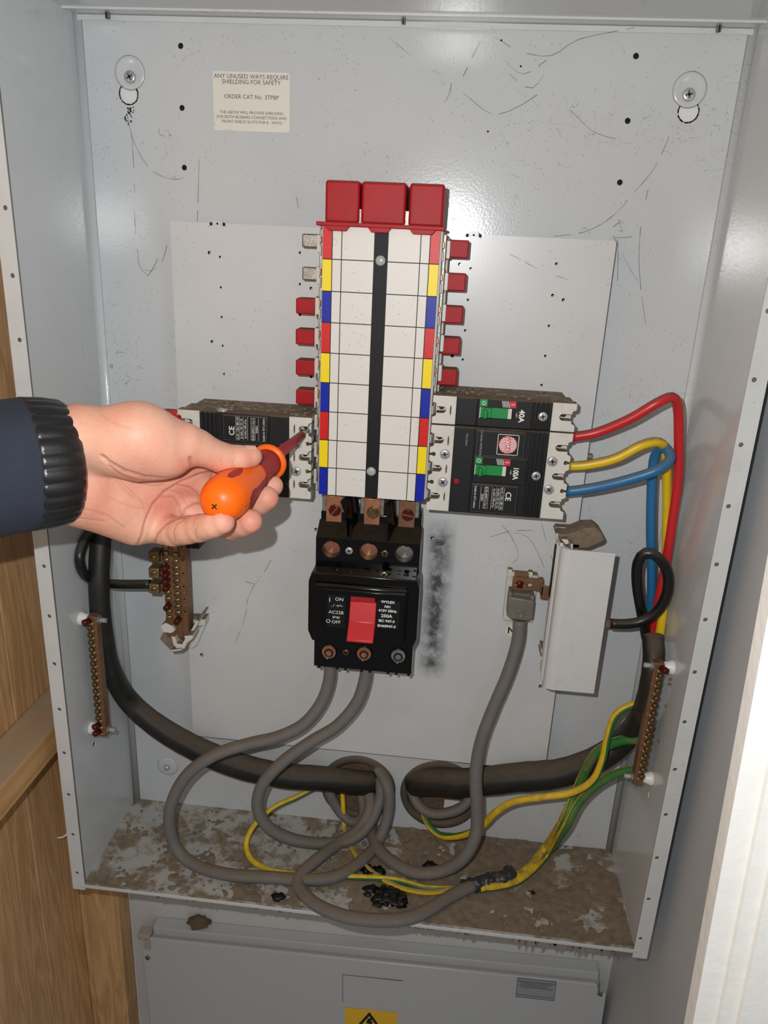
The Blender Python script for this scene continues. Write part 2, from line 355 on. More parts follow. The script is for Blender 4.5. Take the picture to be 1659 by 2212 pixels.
# ------------------------------------------------------------------ SETTING
XL, XR, ZT, ZB, D = -.3101, .2484, .36, -.4497, -.1293
g = MB().box(-.334, .60, .012, .05, -1.1, .9).build('wall_back', 'wallwhite'); g['kind'] = 'structure'
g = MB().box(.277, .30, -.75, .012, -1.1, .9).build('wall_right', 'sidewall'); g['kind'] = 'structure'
wl = bpy.data.objects.new('wall_left', None); COL.objects.link(wl); wl.location = (-.4, -.3, -.3); wl['kind'] = 'structure'; WORG[wl.name] = Vector(wl.location)
yy = .05
for i, w in enumerate((.145, .145, .145, .145, .145, .145)):
    MB().box(-.41, -.385, yy-w+.0012, yy, -1.1, .9, .0012).build('board', 'woodz', wl); yy -= w
MB().box(-.42, -.411, -.82, .05, -1.1, .9).build('backing', 'dark', wl)
t1 = thing('timber_post', 'pine timber post in the corner below the open grey cabinet', 'post', (-.36, -.005, -.8))
MB().box(-.376, -.3335, -.020, .011, -1.1, -.30, .0015).build('upright', 'woodz', t1)
MB().box(-.3845, -.3768, -.017, .011, -1.1, -.30, .001).build('edge_strip', 'woodz', t1)
tag(MB().box(-.3845, -.343, -.62, -.025, -.317, -.285, .0015).build('wooden_rail', 'woody'), 'dusty pine rail fixed on the left board wall beside the cabinet', 'rail')
# door jamb close to the camera on the right
a, b_ = at(1659, 1195, -.36), at(1477, 2212, -.36); d = (b_-a); a2, b2 = a-d*1.2, b_+d*.6
jm = MB()
w1, w2 = Vector((.016, 0, 0)), Vector((.030, -.012, 0))
def slab(mb, p, q, off0, off1, y1):
    v = []
    for e in (p, q): v += [e+off0, e+off1, e+off1+Vector((0, y1, 0)), e+off0+Vector((0, y1, 0))]
    mb._add(v, [(0,1,2,3), (7,6,5,4), (0,4,5,1), (1,5,6,2), (2,6,7,3), (3,7,4,0)])
slab(jm, a2, b2, Vector((0,0,0)), Vector((.055, 0, 0)), -.012)
slab(jm, a2, b2, Vector((.0125,-.012,0)), Vector((.085,-.012,0)), -.004)
slab(jm, a2, b2, Vector((.0215,-.016,0)), Vector((.095,-.016,0)), -.004)
jo = jm.build('trim_1', 'jamb'); jo['kind'] = 'structure'
# ------------------------------------------------------------------ CABINET
cab = thing('distribution_cabinet', 'open light grey steel distribution cabinet screwed to the white wall', 'cabinet', (-.03, -.06, ZB))
holes = []
def keyhole(cx, cz, r, w, h):   # wide circle below, slot above
    out = []
    for i in range(17):
        t = math.radians(115+310*i/16); out.append((cx+r*math.cos(t), cz+r*math.sin(t)))
    out += [(cx+w*math.cos(math.radians(-10+200*i/8)), cz+h+w*math.sin(math.radians(-10+200*i/8))) for i in range(9)]
    return out
K1, K2 = at(278, 203, 0), at(1487, 241, 0)
for k in (K1, K2): holes.append(keyhole(k.x, k.z, .0082, .0042, .0125))
for px, py in ((390,99),(393,233),(398,362),(1374,121),(1356,261),(1339,394)):
    p = at(px, py, 0); holes.append(circ(p.x, p.z, .0024, 14))
for px, py in ((1083,87),(1125,143),(1054,284)):
    p = at(px, py, 0); holes.append(circ(p.x, p.z, .0009, 8))
HL, HR = Vector((-.043, 0, -.400)), Vector((.0505, 0, -.398))
holes += [circ(HL.x, HL.z, .040, 40), circ(HR.x, HR.z, .042, 40)]
plate('back_panel', rect(XL, XR, ZB, ZT), holes, .0014, .0007, 'paint', cab)
MB().box(HL.x-.06, HR.x+.06, .0095, .0115, -.447, -.35).build('inner_wall_patch', 'clay', cab)
MB().box(HR.x+.006, HR.x+.034, .0088, .0094, -.437, -.412).build('bare_wall_patch', 'nylon', cab)
MB().box(XL+.002, XR-.002, .0032, .0040, -.33, ZT-.002).build('shade_sheet', 'dark', cab)  # dark sheet stands in for the shade behind the panel holes
for hc, r in ((HL, .040), (HR, .042)):
    b = MB(); b.lathe((hc.x, .004, hc.z), (0,-1,0), [(0, r-.001), (0, r+.003), (.003, r+.0035), (.0075, r+.002), (.008, r-.001), (.0075, r-.004), (.003, r-.005), (0, r-.004)], 44); o = b.build('cable_grommet', 'grommet', cab)
# drop the disc caps of the grommets (lathe closes both ends)
for o in [q for q in cab.children if q.name.startswith('cable_grommet')]:
    bm = bmesh.new(); bm.from_mesh(o.data); bmesh.ops.delete(bm, geom=[f for f in bm.faces if len(f.verts) > 10], context='FACES'); bm.to_mesh(o.data); bm.free()
# side panels (holes for earth bar studs), top and floor
sl = [circ(p.y, p.z, .003, 12) for p in (atx(204, 1607, XL),)]
plate('side_panel', rect(D, .0, ZB, ZT), sl, .0014, XL-.0007, 'paint_side', cab, 'x')
MB().box(XL-.004, XL-.003, sl[0][0][0]-.01, sl[0][0][0]+.006, sl[0][0][1]-.008, sl[0][0][1]+.008).build('shade_sheet', 'dark', cab)  # dark patch added as the shade inside the side panel hole
sr = [circ(p.y, p.z, .003, 12) for p in (atx(1402, 1717, XR),)]
plate('side_panel', rect(D, .0, ZB, ZT), sr, .0014, XR+.0007, 'paint_side', cab, 'x')
MB().box(XL, XR, D, -.024, ZT-.0005, ZT+.0012).build('top_panel', 'paint_side', cab)
b = MB(); b.box(XL, XR, D, 0, ZB-.0014, ZB); b.box(XL, XR, D-.001, D, ZB-.0014, ZB+.0012); b.build('bottom_panel', ['floor'], cab)
MB().box(XL-.004, XR+.002, D-.002, D-.0005, ZB-.0045, ZB-.0008, .0004).build('front_lip', 'paint', cab)
# rounded vertical corners (bright folded edges)
def fillet(x, sgn, name='corner_fold'):
    b = MB(); r = .006; P = []
    P = [(x-sgn*(r-r*math.sin(t)) if 0 else x-sgn*r*(1-math.cos(t)), -r*(1-math.sin(t))) for t in [i*math.pi/2/8 for i in range(9)]]+[(x, 0)]
    b.prism(P, ZB, ZT, axis='z'); o = b.build(name, 'paint', cab)
    for f in o.data.polygons: f.use_smooth = True
fillet(XL, -1); fillet(XR, 1)
# top lip: sheet hanging at the back of the roof with slots and three clips
slots = []
for px, py in ((202,24),(440,27),(560,30),(1191,42),(1322,44)):
    p = atz(px, py, ZT-.0006); slots.append(rrect(p.x-.0030, p.x+.0030, p.y-.0022, p.y+.0022, .002))
plate('top_lip', rect(XL, XR, -.0225, .0), slots, .001, ZT+.0006, 'paint', cab, 'z')
MB().box(XL, XR, -.0245, -.0225, ZT-.0022, ZT+.0012, .0007).build('roof_seam', 'flange', cab)
MB().box(XL+.002, XR-.002, -.0012, -.0002, ZT-.0045, ZT-.0005).build('top_return', 'flange', cab)
for px, py in ((232,29),(872,40),(1553,57)):
    p = at(px, py, -.006); b = MB(); b.box(p.x-.0016, p.x+.0016, -.008, -.004, p.z-.004, p.z+.0032, .0006); b.mi = 1; b.box(p.x-.0005, p.x+.0005, -.0085, -.0078, p.z-.004, p.z+.002)
    b.build('spring_clip', ['lug', 'dark'], cab)
# front flanges with their rows of holes
zl = [.3472-.04895*i for i in range(17)]
plate('flange', rect(-.3222, -.3090, -.4575, ZT), [circ(-.3145+.0015*(z/.4), z, .0019, 12) for z in zl if z > -.45], .0014, D-.0007, 'flange', cab)
zr = [.3502-.0491*i for i in range(17)]
plate('flange', rect(.2472, .2610, -.4600, ZT), [circ(.2515, z, .0019, 12) for z in zr if z > -.45], .0014, D-.0007, 'flange', cab)
for x0, x1 in ((-.3222, -.3210), (.2600, .2612)): MB().box(x0, x1, D, -.118, -.4575, ZT).build('flange_return', 'flange', cab)
for x0 in (-.3205, .2482): MB().box(x0, x0+.0115, D+.0006, D+.0014, -.455, ZT).build('flange_hole_shade', 'lug', cab)  # grey strips added so the flange holes look shaded
# dimples and wall screws
for (px, py) in ((281,163),(1489,200),(362,1655)):
    p = at(px, py, 0); b = MB(); low = py > 1000
    b.lathe((p.x, .0, p.z), (0,-1,0), [(0, .0125), (.0006, .0118), (.0016, .0085), (.0018, .006)], 36, 1) if low else b.lathe((p.x, 0, p.z+.002), (0,-1,0), [(0, .0135), (.0007, .0125), (.0009, .0105), (.0004, .0092)], 40)
    o = b.build('pressed_dimple', 'paint', cab)
for px, py in ((282,167),(1487,205)):
    p = at(px, py, 0); screw('mounting_screw', p.x, p.z, -.0012, .0050, 'steel', cab)
p = at(362, 1655, 0); MB().lathe((p.x, -.0015, p.z), (0,-1,0), [(0, .0035), (.003, .003), (.004, .001)], 14).build('rivet_stud', 'steel', cab)
for k, dz in ((K1, 0), (K2, 0)):
    MB().box(k.x-.014, k.x+.014, .0016, .0026, k.z-.012, k.z+.02).build('wall_patch', 'nylon', cab)
# soot drip below the left keyhole
b = MB()
for i in range(26):
    x = K1.x+random.gauss(0, .0022); z = K1.z-.009-random.random()**1.4*.014; w = random.uniform(.0003, .0009); h = random.uniform(.0006, .0022)
    b.box(x-w, x+w, -.0003, .0, z-h, z)
for k in (K1, K2):
    for i in range(240):
        t = random.uniform(0, math.tau); rr = .0081+random.uniform(-.0001, .0004)*(1+noise.noise(Vector((t*2, 0, 0)))); x, z = k.x+rr*math.cos(t), k.z+rr*math.sin(t)
        if z > k.z+.007: continue
        b.box(x-.0003, x+.0003, -.0003, .0, z-.0004, z+.0004)
b.build('soot_mark', 'soot', cab)['kind'] = 'stuff'
# dirt on the cabinet floor: real relief that leaves bare paint in patches
bm = bmesh.new(); NX, NY = 230, 56; vs = []
for j in range(NY+1):
    for i in range(NX+1):
        x = XL+.0006+(XR-XL-.0012)*i/NX; y = D+.0004+(-D-.0012)*j/NY; q = Vector((x, y, 0))
        h = .55*noise.fractal(q*24, 1, 2, 4)+.25*noise.noise(q*150)+.12*noise.noise(q*420)
        h += .25*(math.exp(-((x-.05)/.13)**2))+.16*math.exp(-((y-D)/.012)**2)+(.05 if x > .02 else -.16)-.06
        vs.append(bm.verts.new((x, y, ZB+.0002+max(-.0012, min(.0026, h*.0034)))))
for j in range(NY):
    for i in range(NX):
        k = j*(NX+1)+i; q = [vs[k], vs[k+1], vs[k+NX+2], vs[k+NX+1]]
        if max(v.co.z for v in q) > ZB-.0005: bm.faces.new(q).smooth = True
me = bpy.data.meshes.new('dirt_layer'); bm.to_mesh(me); bm.free(); o = link('dirt_layer', me, 'dirt', cab); o['kind'] = 'stuff'
bm = MB()
for i in range(330):
    x = random.uniform(XL+.01, XR-.01); y = random.uniform(D+.004, -.004); r = random.choice((.0006, .0009, .0013, .002)); bm.blob((x, y, ZB+.0016+r*.4), r, i, .4, 60, 1, (1, 1, .6))
bm.build('dirt_crumbs', 'dirt', cab)['kind'] = 'stuff'
bm = MB()
for i in range(260):        # dust hanging under the front lip
    x = random.uniform(XL+.02, XR-.01); k = (x-XL)/(XR-XL); h = random.random()**2*(.003+.009*k**2*(1 if noise.noise(Vector((x*40, 0, 0))) > -.1 else .3)); w = random.uniform(.0006, .0022)
    bm.prism([(x-w, ZB-.004), (x+w, ZB-.004), (x+w*.4, ZB-.004-h*.7), (x+w*.1, ZB-.0045-h), (x-w*.5, ZB-.004-h*.6)], D-.0018, D-.0006)
bm.build('dust_fringe', 'dirt', cab)['kind'] = 'stuff'
# paper stickers
st = thing('warning_sticker', 'cream shielding warning sticker on the back panel, upper left', 'label', (-.158, -.0005, .275))
A, B = at(459, 153, -.0005), at(626, 287, -.0005)
plate('paper', rrect(A.x, B.x, B.z, A.z, .0022), [], .0003, -.0004, 'sticker', st)
xc = (A.x+B.x)/2
for s_, py, sz, mt, bx in (('ANY UNUSED WAYS REQUIRE', 166, .0052, 'print_grey', 0), ('SHIELDING FOR SAFETY', 178, .0052, 'print_grey', 0), ('ORDER CAT No  3TPBP', 210, .0050, 'print_grey', 0), ('THE ABOVE WILL PROVIDE SHIELDING', 244, .0035, 'print_dim', 0), ('FOR BOTH BUSBARS CONNECTIONS AND', 254, .0035, 'print_dim', 0), ('FRONT SHIELD SLOTS FOR 8 - WAYS', 264, .0035, 'print_dim', 0)):
    p = at(541, py, -.0006); text(s_, xc, p.z, -.00062, sz*.92, 'print_grey', st)
# ------------------------------------------------------------------ MOUNTING PLATE
PL, PR, PT, PB, PY = -.2278, .1595, .1986, -.3372, -.020
mp = thing('mounting_plate', 'pale grey folded mounting plate carrying the breakers inside the cabinet', 'plate', (-.03, -.01, PB))
hl = []
for px, py, r in ((452,546,1.6),(475,555,1.1),(477,621,1.1),(479,685,1.1),(458,738,1.5),(481,747,1.1),(484,808,1.1),(993,571,1.5),(1017,580,1.2),(1011,648,1.2),(1005,714,1.2),(977,769,1.5),(1000,777,1.2),(1202,570,1.3),(1194,638,1.4),(1217,648,1.5),(1186,704,1.2),(1178,769,1.2),(1170,832,1.2),(648,546,1.2),(648,614,1.2),(672,623,1.5),(648,680,1.2),(934,1163,1.9),(683,1144,1.9),(436,1415,2.2),(1168,1483,2.2),(672,814,1.3),(1213,905,1.2)):
    p = at(px, py, PY); hl.append(circ(p.x, p.z, r*MM, 12))
plate('sheet', rrect(PL, PR, PB, PT, .0025, 3), hl, .0015, PY+.00075, 'plate', mp)
for px, py in ((470,486),(1023,512)):
    for s_ in (-1, 1):
        p = at(px+s_*14, py+2, PY); MB().box(p.x-.0011, p.x+.0011, PY-.0004, PY+.0002, PT-.0022-(.0 if 0 else 0), PT+.0005).build('notch', 'dark', mp)
    p = at(px, py, PY); MB().box(p.x-.0042, p.x+.0042, PY-.0006, PY+.001, PT-.001, PT+.0022, .0003).build('hinge_tab', 'plate', mp); MB().cyl((p.x, PY-.0008, PT-.0004), (p.x, PY, PT-.0004), .0009, n=10).build('tab_hole', 'dark', mp)
for x0, x1 in ((PL, PL+.0014), (PR-.0014, PR)): MB().box(x0, x1, PY+.0015, -.0002, PB+.003, PT-.003).build('folded_side', 'plate', mp)
MB().box(PL+.003, PR-.003, PY+.0015, -.0002, PT-.0014, PT).build('folded_side', 'plate', mp); MB().box(PL+.003, PR-.003, PY+.0015, -.0002, PB, PB+.0014).build('folded_side', 'plate', mp)
p = at(1271, 986, -.012); MB().cyl((p.x-.002, -.012, p.z), (p.x+.003, -.012, p.z), .0032, n=12).build('edge_bolt', 'lug', mp)
p = at(1106, 1362, PY); plate('neutral_sticker', circ(p.x, p.z, .0065, 24), [], .0003, PY-.0003, 'sticker', mp)
text('N', p.x-.0008, p.z, PY-.0006, .0100, 'print_black', mp, bold=.0002)
# ------------------------------------------------------------------ BUSBAR ASSEMBLY
BX0, BX1, BZ1, BZ0, BY = -.0809, .0131, .1989, -.0261, -.075
bus = thing('busbar_assembly', 'tall central busbar stack under a white circuit chart with red yellow blue ends', 'busbar', (-.034, PY, BZ0))
MB().box(BX0-.002, BX1+.002, PY-.0005, BY+.006, BZ0, BZ1+.003, .001).build('base', 'rail', bus)
MB().box(BX0+.0005, BX1-.0005, BY+.0058, BY+.0012, BZ0+.001, BZ1, .0008).build('cover_plate', 'white_clean', bus)
# the chart: printed sheet built of flat cells and rules
ch = MB(); yc = BY; cols = [BX0, BX0+.0077, BX0+.0154, BX0+.0415, BX0+.0530, BX0+.0788, BX0+.0862, BX1]
def q(x0, x1, z0, z1, mi, y): ch.mi = mi; ch.box(x0, x1, y, BY+.0012, z0, z1)
for r in range(9):
    z1 = BZ1-.025*r; z0 = z1-.025; cc = r % 3
    for c in range(7):
        mi = {0: 1+cc, 6: 1+cc, 3: 4}.get(c, 0); q(cols[c], cols[c+1], z0, z1, mi, yc)
for r in range(1, 9):
    z = BZ1-.025*r; q(cols[0], cols[3], z-.00036, z+.00036, 4, yc-.00012); q(cols[4], cols[7], z-.00036, z+.00036, 4, yc-.00012)
for c in (1, 2, 5, 6): q(cols[c]-.00034, cols[c]+.00034, BZ0, BZ1, 4, yc-.0001)
ch.build('circuit_chart', ['p_wht', 'p_red', 'p_yel', 'p_blu', 'print_black'], bus)
for px, py in ((822,563),(802,1018)):
    p = at(px, py, BY); MB().lathe((p.x, BY-.0001, p.z), (0,-1,0), [(0, .0041), (.0009, .0040), (.0017, .0031), (.0021, .0017), (.0022, .0003)], 24).build('rivet', 'translucent', bus)
# side combs of small clips
for sx, x in ((-1, BX0-.002), (1, BX1+.002)):
    MB().box(min(x, x+sx*.0028), max(x, x+sx*.0028), PY-.002, BY+.012, BZ0-.001, BZ1-.002, .0006).build('side_channel', 'tin', bus)
    MB().box(min(x+sx*.0030, x+sx*.0046), max(x+sx*.0030, x+sx*.0046), PY-.004, BY+.020, BZ0+.002, BZ1-.004, .0004).build('side_rail', 'rail', bus)
    for r in range(9):
        z = BZ1-.025*r
        MB().box(min(x+sx*.0001, x+sx*.0012), max(x+sx*.0001, x+sx*.0012), BY+.004, BY+.011, z-.0225, z-.0150, .0003).build('clip', 'rail', bus)
        MB().box(min(x+sx*.0001, x+sx*.0014), max(x+sx*.0001, x+sx*.0014), BY+.004, BY+.011, z-.0128, z-.0080, .0003).build('contact', 'copper', bus)
        MB().box(min(x+sx*.0030, x+sx*.0060), max(x+sx*.0030, x+sx*.0060), BY+.016, BY+.026, z-.0205, z-.0065, .0005).build('clip', 'white', bus)
# copper terminal tails feeding the main switch, each with a bolt
for i, (px, mt, bolt) in enumerate(((723, 'copper', 'redbrass'), (805, 'copper', 'brassdark'), (880, 'oldcopper', 'redbrass'))):
    P0, P1 = at(px-22, 1080+i*5, -.052), at(px+20, 1120+i*5, -.052); xa, xb = P0.x, P1.x; xm = (xa+xb)/2
    z1 = BZ0+.002; z0 = at(px, (1142, 1147, 1150)[i], -.052).z
    MB().box(xa-.0022, xb+.0016, -.051, -.047, z0+.004, z1, .0008).build('busbar_tail', 'tin', bus)
    tb = MB(); tb.prism([(xa+.002, z1-.006), (xm-.004, z1-.006), (xm-.003, z1-.010), (xm+.003, z1-.010), (xm+.004, z1-.006), (xb-.002, z1-.006), (xb-.002, z0), (xb-.005, z0-.004), (xa+.005, z0-.004), (xa+.002, z0)], -.0512, -.0538, .0004)
    te = tb.build('copper_tag', mt, bus)
    zb = at(px+3, 1103+i*5, -.056).z
    hb = MB(); hb.prism(circ(xm+.001, zb, .0058, 8), -.0538, -.0572, .0006); hb.mi = 1; an = (.9, -.9, -.15)[i]; c_, s_ = math.cos(an), math.sin(an)
    hb.prism([(xm+.001+c_*u*.005-s_*v*.0006, zb+s_*u*.005+c_*v*.0006) for u, v in ((-1,-1),(1,-1),(1,1),(-1,1))], -.056, -.05735)
    hb.build('hex_bolt', [bolt, 'brass' if i < 2 else 'oldcopper'], bus)
for i, (a_, b2_, c2, d2) in enumerate((((735,1085),(768,1066),(775,1120),(748,1160)), ((825,1085),(842,1070),(850,1130),(832,1162)))):
    P = [at(*u, -.062) for u in (a_, b2_, c2, d2)]; b = MB(); b.prism([(v.x, v.z) for v in P], -.052, -.0535)
    dx, dy = (0, 0) if i == 0 else (88, 10)
    b = MB(); kx = 1 if i == 0 else .72
    F_ = [(735,1083,-.070),(757,1062,-.062),(769,1068,-.052),(773,1128,-.052),(760,1168,-.056),(751,1168,-.069),(747,1118,-.074)]
    v = [at(757+(u[0]-757)*kx+dx, u[1]+dy, u[2]) for u in F_]; v += [w_+Vector((.0008, .0012, 0)) for w_ in v]; n_ = len(F_)
    b._add(v, [(0,1,6), (1,2,3,6), (3,4,5,6), (n_+6,n_+1,n_), (n_+6,n_+3,n_+2,n_+1), (n_+6,n_+5,n_+4,n_+3)]+[(q_, (q_+1) % n_, n_+(q_+1) % n_, n_+q_) for q_ in range(n_)])
    b.build('phase_divider', 'blackgloss', bus)
# red end cap
cp = thing('red_end_cap', 'red moulded three block end cap topping the busbar stack', 'cap', (-.034, -.05, .199))
for x0, x1 in ((-.0797, -.0523), (-.0508, -.0156), (-.0131, .0142)):
    MB().box(x0, x1, -.075, -.034, .2015, .2330, .0022, 3).build('block', 'red', cp)
b = MB(); b.box(-.0855, .0163, -.0815, -.034, .1990, .2020, .0006)
for x0, x1 in ((-.0785, -.0585), (-.0445, -.0255), (-.0115, .0095)): b.prism([(x0, .1992), (x1, .1992), (x1-.003, .1955), (x0+.003, .1955)], -.0812, -.0790, .0004)
b.build('skirt', 'red', cp)
MB().box(-.0790, .0135, -.072, -.036, .2018, .2125).build('inner_web', 'tin', cp)
# bare metal busbar fingers and red shields
for i, (px, py) in enumerate(((669,520),(669,591))):
    p = at(px, py, -.046); MB().box(p.x-.0062, -.0845, -.0485, -.0440, p.z-.0055, p.z+.0055, .0012).build('bare_finger', 'tin', bus)
RSH = [(990,538),(984,609),(978,679),(972,746),(966,813)]; LSH = [(663,661),(662,727),(662,793),(662,856)]
wd = ('topmost', 'second', 'middle', 'fourth', 'lowest')
for i, (px, py) in enumerate(RSH):
    p = at(px, py, -.050); o = thing('busbar_shield', f'red plastic busbar shield, {wd[i]} of five right of the chart', 'shield', (p.x, -.05, p.z), 'red shields plugged along the busbars')
    MB().box(p.x-.0085, p.x+.0085, -.056, -.038, p.z-.0070, p.z+.0070, .0011).build('hood', 'red', o)
    MB().box(p.x-.0105, p.x-.0085, -.058, -.036, p.z-.0090, p.z+.0092, .0004).build('collar', 'red', o)
wd = ('topmost', 'second', 'third', 'lowest')
for i, (px, py) in enumerate(LSH):
    p = at(px, py, -.050); o = thing('busbar_shield', f'red plastic busbar shield, {wd[i]} of four left of the chart', 'shield', (p.x, -.05, p.z), 'red shields plugged along the busbars')
    MB().box(p.x-.0085, p.x+.0085, -.056, -.038, p.z-.0064, p.z+.0066, .0011).build('hood', 'red', o)
    MB().box(p.x+.0085, p.x+.0100, -.058, -.036, p.z-.0085, p.z+.0085, .0004).build('collar', 'rail', o)
# ------------------------------------------------------------------ BREAKERS
def uslot(x_edge, x_in, z, h, n=7):
    """points of a U notch opening towards x_edge, round at x_in (walks downwards on the right edge)"""
    s = 1 if x_in < x_edge else -1; c = x_in+s*h/2
    return [(x_edge, z+h/2)]+[(c-s*h/2*math.sin(math.pi*i/n), z+h/2*math.cos(math.pi*i/n)) for i in range(n+1)]+[(x_edge, z-h/2)]
def breaker(ox, oz, H, poles, label, left=False):
    """local mm, x right, z down from the top left corner as on the right-hand breakers; left=True turns it half round"""
    L = 120.; t = thing('circuit_breaker', label, 'breaker', ((ox+60*MM, PY, oz-H/2*MM)) )
    def X(x, z):
        if left: x, z = L-x, -H-z
        return ox+x*MM, oz+z*MM
    def R(x0, x1, z0, z1):
        a_, b_ = X(x0, z0), X(x1, z1); return min(a_[0], b_[0]), max(a_[0], b_[0]), min(a_[1], b_[1]), max(a_[1], b_[1])
    def bx(mb, x0, x1, ya, yb, z0, z1, bev=0): r = R(x0, x1, z0, z1); mb.box(r[0], r[1], yb, ya, r[2], r[3], bev)
    def pr(mb, pts, ya, yb, bev=0): mb.prism([X(*p_) for p_ in pts], ya, yb, bev)
    b = MB(); bx(b, 6, L-6, PY-.0008, -.060, -.2, -H+.2, .0012); b.build('base', 'white', t)
    b = MB(); bx(b, 20, 100, -.058, -.0760, -.3, -H+.3, .0008); body = b.build('body', 'black', t)
    tx = math.pi/2 if left else -math.pi/2
    # terminal blocks with U shaped screw openings
    pc = [-H/2] if poles == 1 else [-13.5, -38.7, -63.9]
    ntch = [] if poles == 1 else [-26.1, -51.3]
    def edge(side):
        E = L if side > 0 else 0; inn = (106.5 if side > 0 else 11.5); pts = []
        ev = sorted([(z, 'u') for z in pc]+[(z, 'k') for z in ntch], reverse=True)
        for z, k in ev:
            if k == 'u': 
                e2 = E-side*3.2
                pts += [(E, z+6.5), (e2, z+5), ]+uslot(e2, inn, z, 5.4)+[(e2, z-5), (E, z-6.5)]
            else: pts += [(E, z+.9), (E-side*2.6, z+.9), (E-side*2.6, z+1.8), (E-side*5, z+1.4), (E-side*5.2, z-1.4), (E-side*2.6, z-1.8), (E-side*2.6, z-.9), (E, z-.9)]
        return pts
    b = MB(); pr(b, [(100, -.3), (L, -.3)]+edge(1)+[(L, -H+.3), (100, -H+.3)], -.064, -.0755, .0004); blk1 = b.build('terminal_block', 'white', t)
    b = MB(); pr(b, [(20, -.3), (0, -.3)]+edge(-1)+[(0, -H+.3), (20, -H+.3)], -.064, -.0755, .0004); blk2 = b.build('terminal_block', 'white', t)
    for x0, x1 in ((2.5, 20), (100, L-2.5)):
        b = MB(); bx(b, x0, x1, -.045, -.0640, -.5, -H+.5); b.build('terminal_floor', 'white', t)
    for z in pc:
        for k, x in enumerate((7.5, 111)):
            c_ = X(x, z); screw('terminal_screw', c_[0], c_[1]+.0004, -.0641, .0023, 'brass', blk2 if k == 0 else blk1, False)
        b = MB(); r = R(14.6, 16.0, z+4.6, z-4.6); b.prism([(r[0], (r[2]+r[3])/2), ((r[0]*2+r[1])/3, r[3]), (r[1], r[3]-.002), (r[1], r[2]+.002), ((r[0]*2+r[1])/3, r[2])], -.0750, -.0757); b.build('test_slit', 'slit', blk2)
    for z in ntch:
        for x in (14, 105): c_ = X(x-.8 if x < 50 else x, z+.6); screw('cover_screw', c_[0], c_[1], -.0754, .0043, 'steel', t)
    # face: blank band | switch panel | ribs
    b = MB(); bx(b, 20.2, 37.5, -.0758, -.0772, -.8, -H+.8, .0006); b.build('blank_band', 'black', t)
    for i in range(4): 
        b = MB(); bx(b, 85.2+i*3.9, 87.6+i*3.9, -.0758, -.0775, -.8, -H+.8, .0006); b.build('rib', 'black', t)
    c_ = X(92.5, -H/2 if poles == 1 else -38.7); screw('cover_screw', c_[0], c_[1], -.0772, .0040, 'steel', t)
    zt = (-4.5 if poles == 1 else -30.5)      # top of the window
    yF = -.0778
    if poles == 1: 
        b = MB(); bx(b, 38.2, 84, -.0758, yF+.0006, -.6, -H+.6, .0006); sp_ = b.build('switch_panel', 'black', t)
        zg = -7
    else:
        b = MB(); bx(b, 38.2, 84, -.0758, yF+.0006, -25.0, -48.5, .0006); sp_ = b.build('switch_panel', 'black', t)
        b = MB(); bx(b, 38.2, 81, -.0758, yF+.0004, -1.6, -24.2, .0012); up = b.build('upper_label_panel', 'black', t)
        b = MB(); bx(b, 38.2, 79, -.0758, yF+.0004, -49.4, -H+1.8, .0012); lo = b.build('lower_label_panel', 'black', t)
        for (za, zb, x1) in ((-2.6, -23.6, 80), (-50.4, -H+2.8, 78)):
            for r_ in ((39.3, x1, za, za-.25), (39.3, x1, zb, zb-.25), (39.3, 39.55, za, zb), (x1-.25, x1, za, zb)):
                b = MB(); bx(b, *r_[:2], yF+.0005, yF+.0001, *r_[2:]); b.build('panel_rim', 'print_grey', up if za > -30 else lo)
        zg = -31.6
    yo = yF+.0004
    b = MB(); bx(b, 39.5, 45.7, yo+.0005, yo, zg+5.9, zg+.1); b.build('off_mark', 'p_grn', sp_)
    b = MB(); bx(b, 64, 69.6, yo+.0005, yo, zg+5.7, zg+.1); b.build('on_mark', 'p_redlogo', sp_)
    c_ = X(66.8, zg+2.9); text('I', *c_, yo-.00008, .0052, 'print_white', sp_, tx)
    c_ = X(42.6, zg+2.9); text('O', *c_, yo-.00008, .0046, 'print_white', sp_, tx)
    b = MB()
    for i in range(5):
        x = 57.6+i*1.25; pr(b, [(x, zg+5.6), (x+.55, zg+5.6), (x+1.9, zg+.3), (x+1.35, zg+.3)], yo+.0002, yo-.00005)
    b.build('trip_hatching', 'print_white', sp_)
    b = MB(); bx(b, 39.6, 69, yo+.0002, yo-.00005, zg-.3, zg-10.2); b.build('toggle_window', 'dark', sp_)
    b = MB(); bx(b, 40, 66.5, yo, yo-.0003, zg-.6, zg-9.2); b.mi = 1; bx(b, 63.5, 66.5, yo, yo-.0005, zg-.6, zg-9.2); bx(b, 39.7, 40.4, yo, yo-.0006, zg-.4, zg-9.6); b.build('toggle_slide', ['green', 'white'], sp_)
    b = MB(); bx(b, 43.6, 49.5, yo-.0002, yo-.004, zg-.6, zg-8.8, .0006); bx(b, 42.6, 46.4, yo-.003, yo-.0105, zg-1.2, zg-8.8, .0016); b.build('toggle_lever', 'green', t)
    c_ = X(74.8, zg-6.2); text('40A' if poles == 1 else '100A', *c_, yo-.00008, .0064, 'print_white', sp_, tx, bold=.00018, sx=1 if poles == 1 else .8)
    c_ = X(70.9, zg-5.6); text('~x/-', *c_, yo-.00008, .0028, 'print_white', sp_, tx)
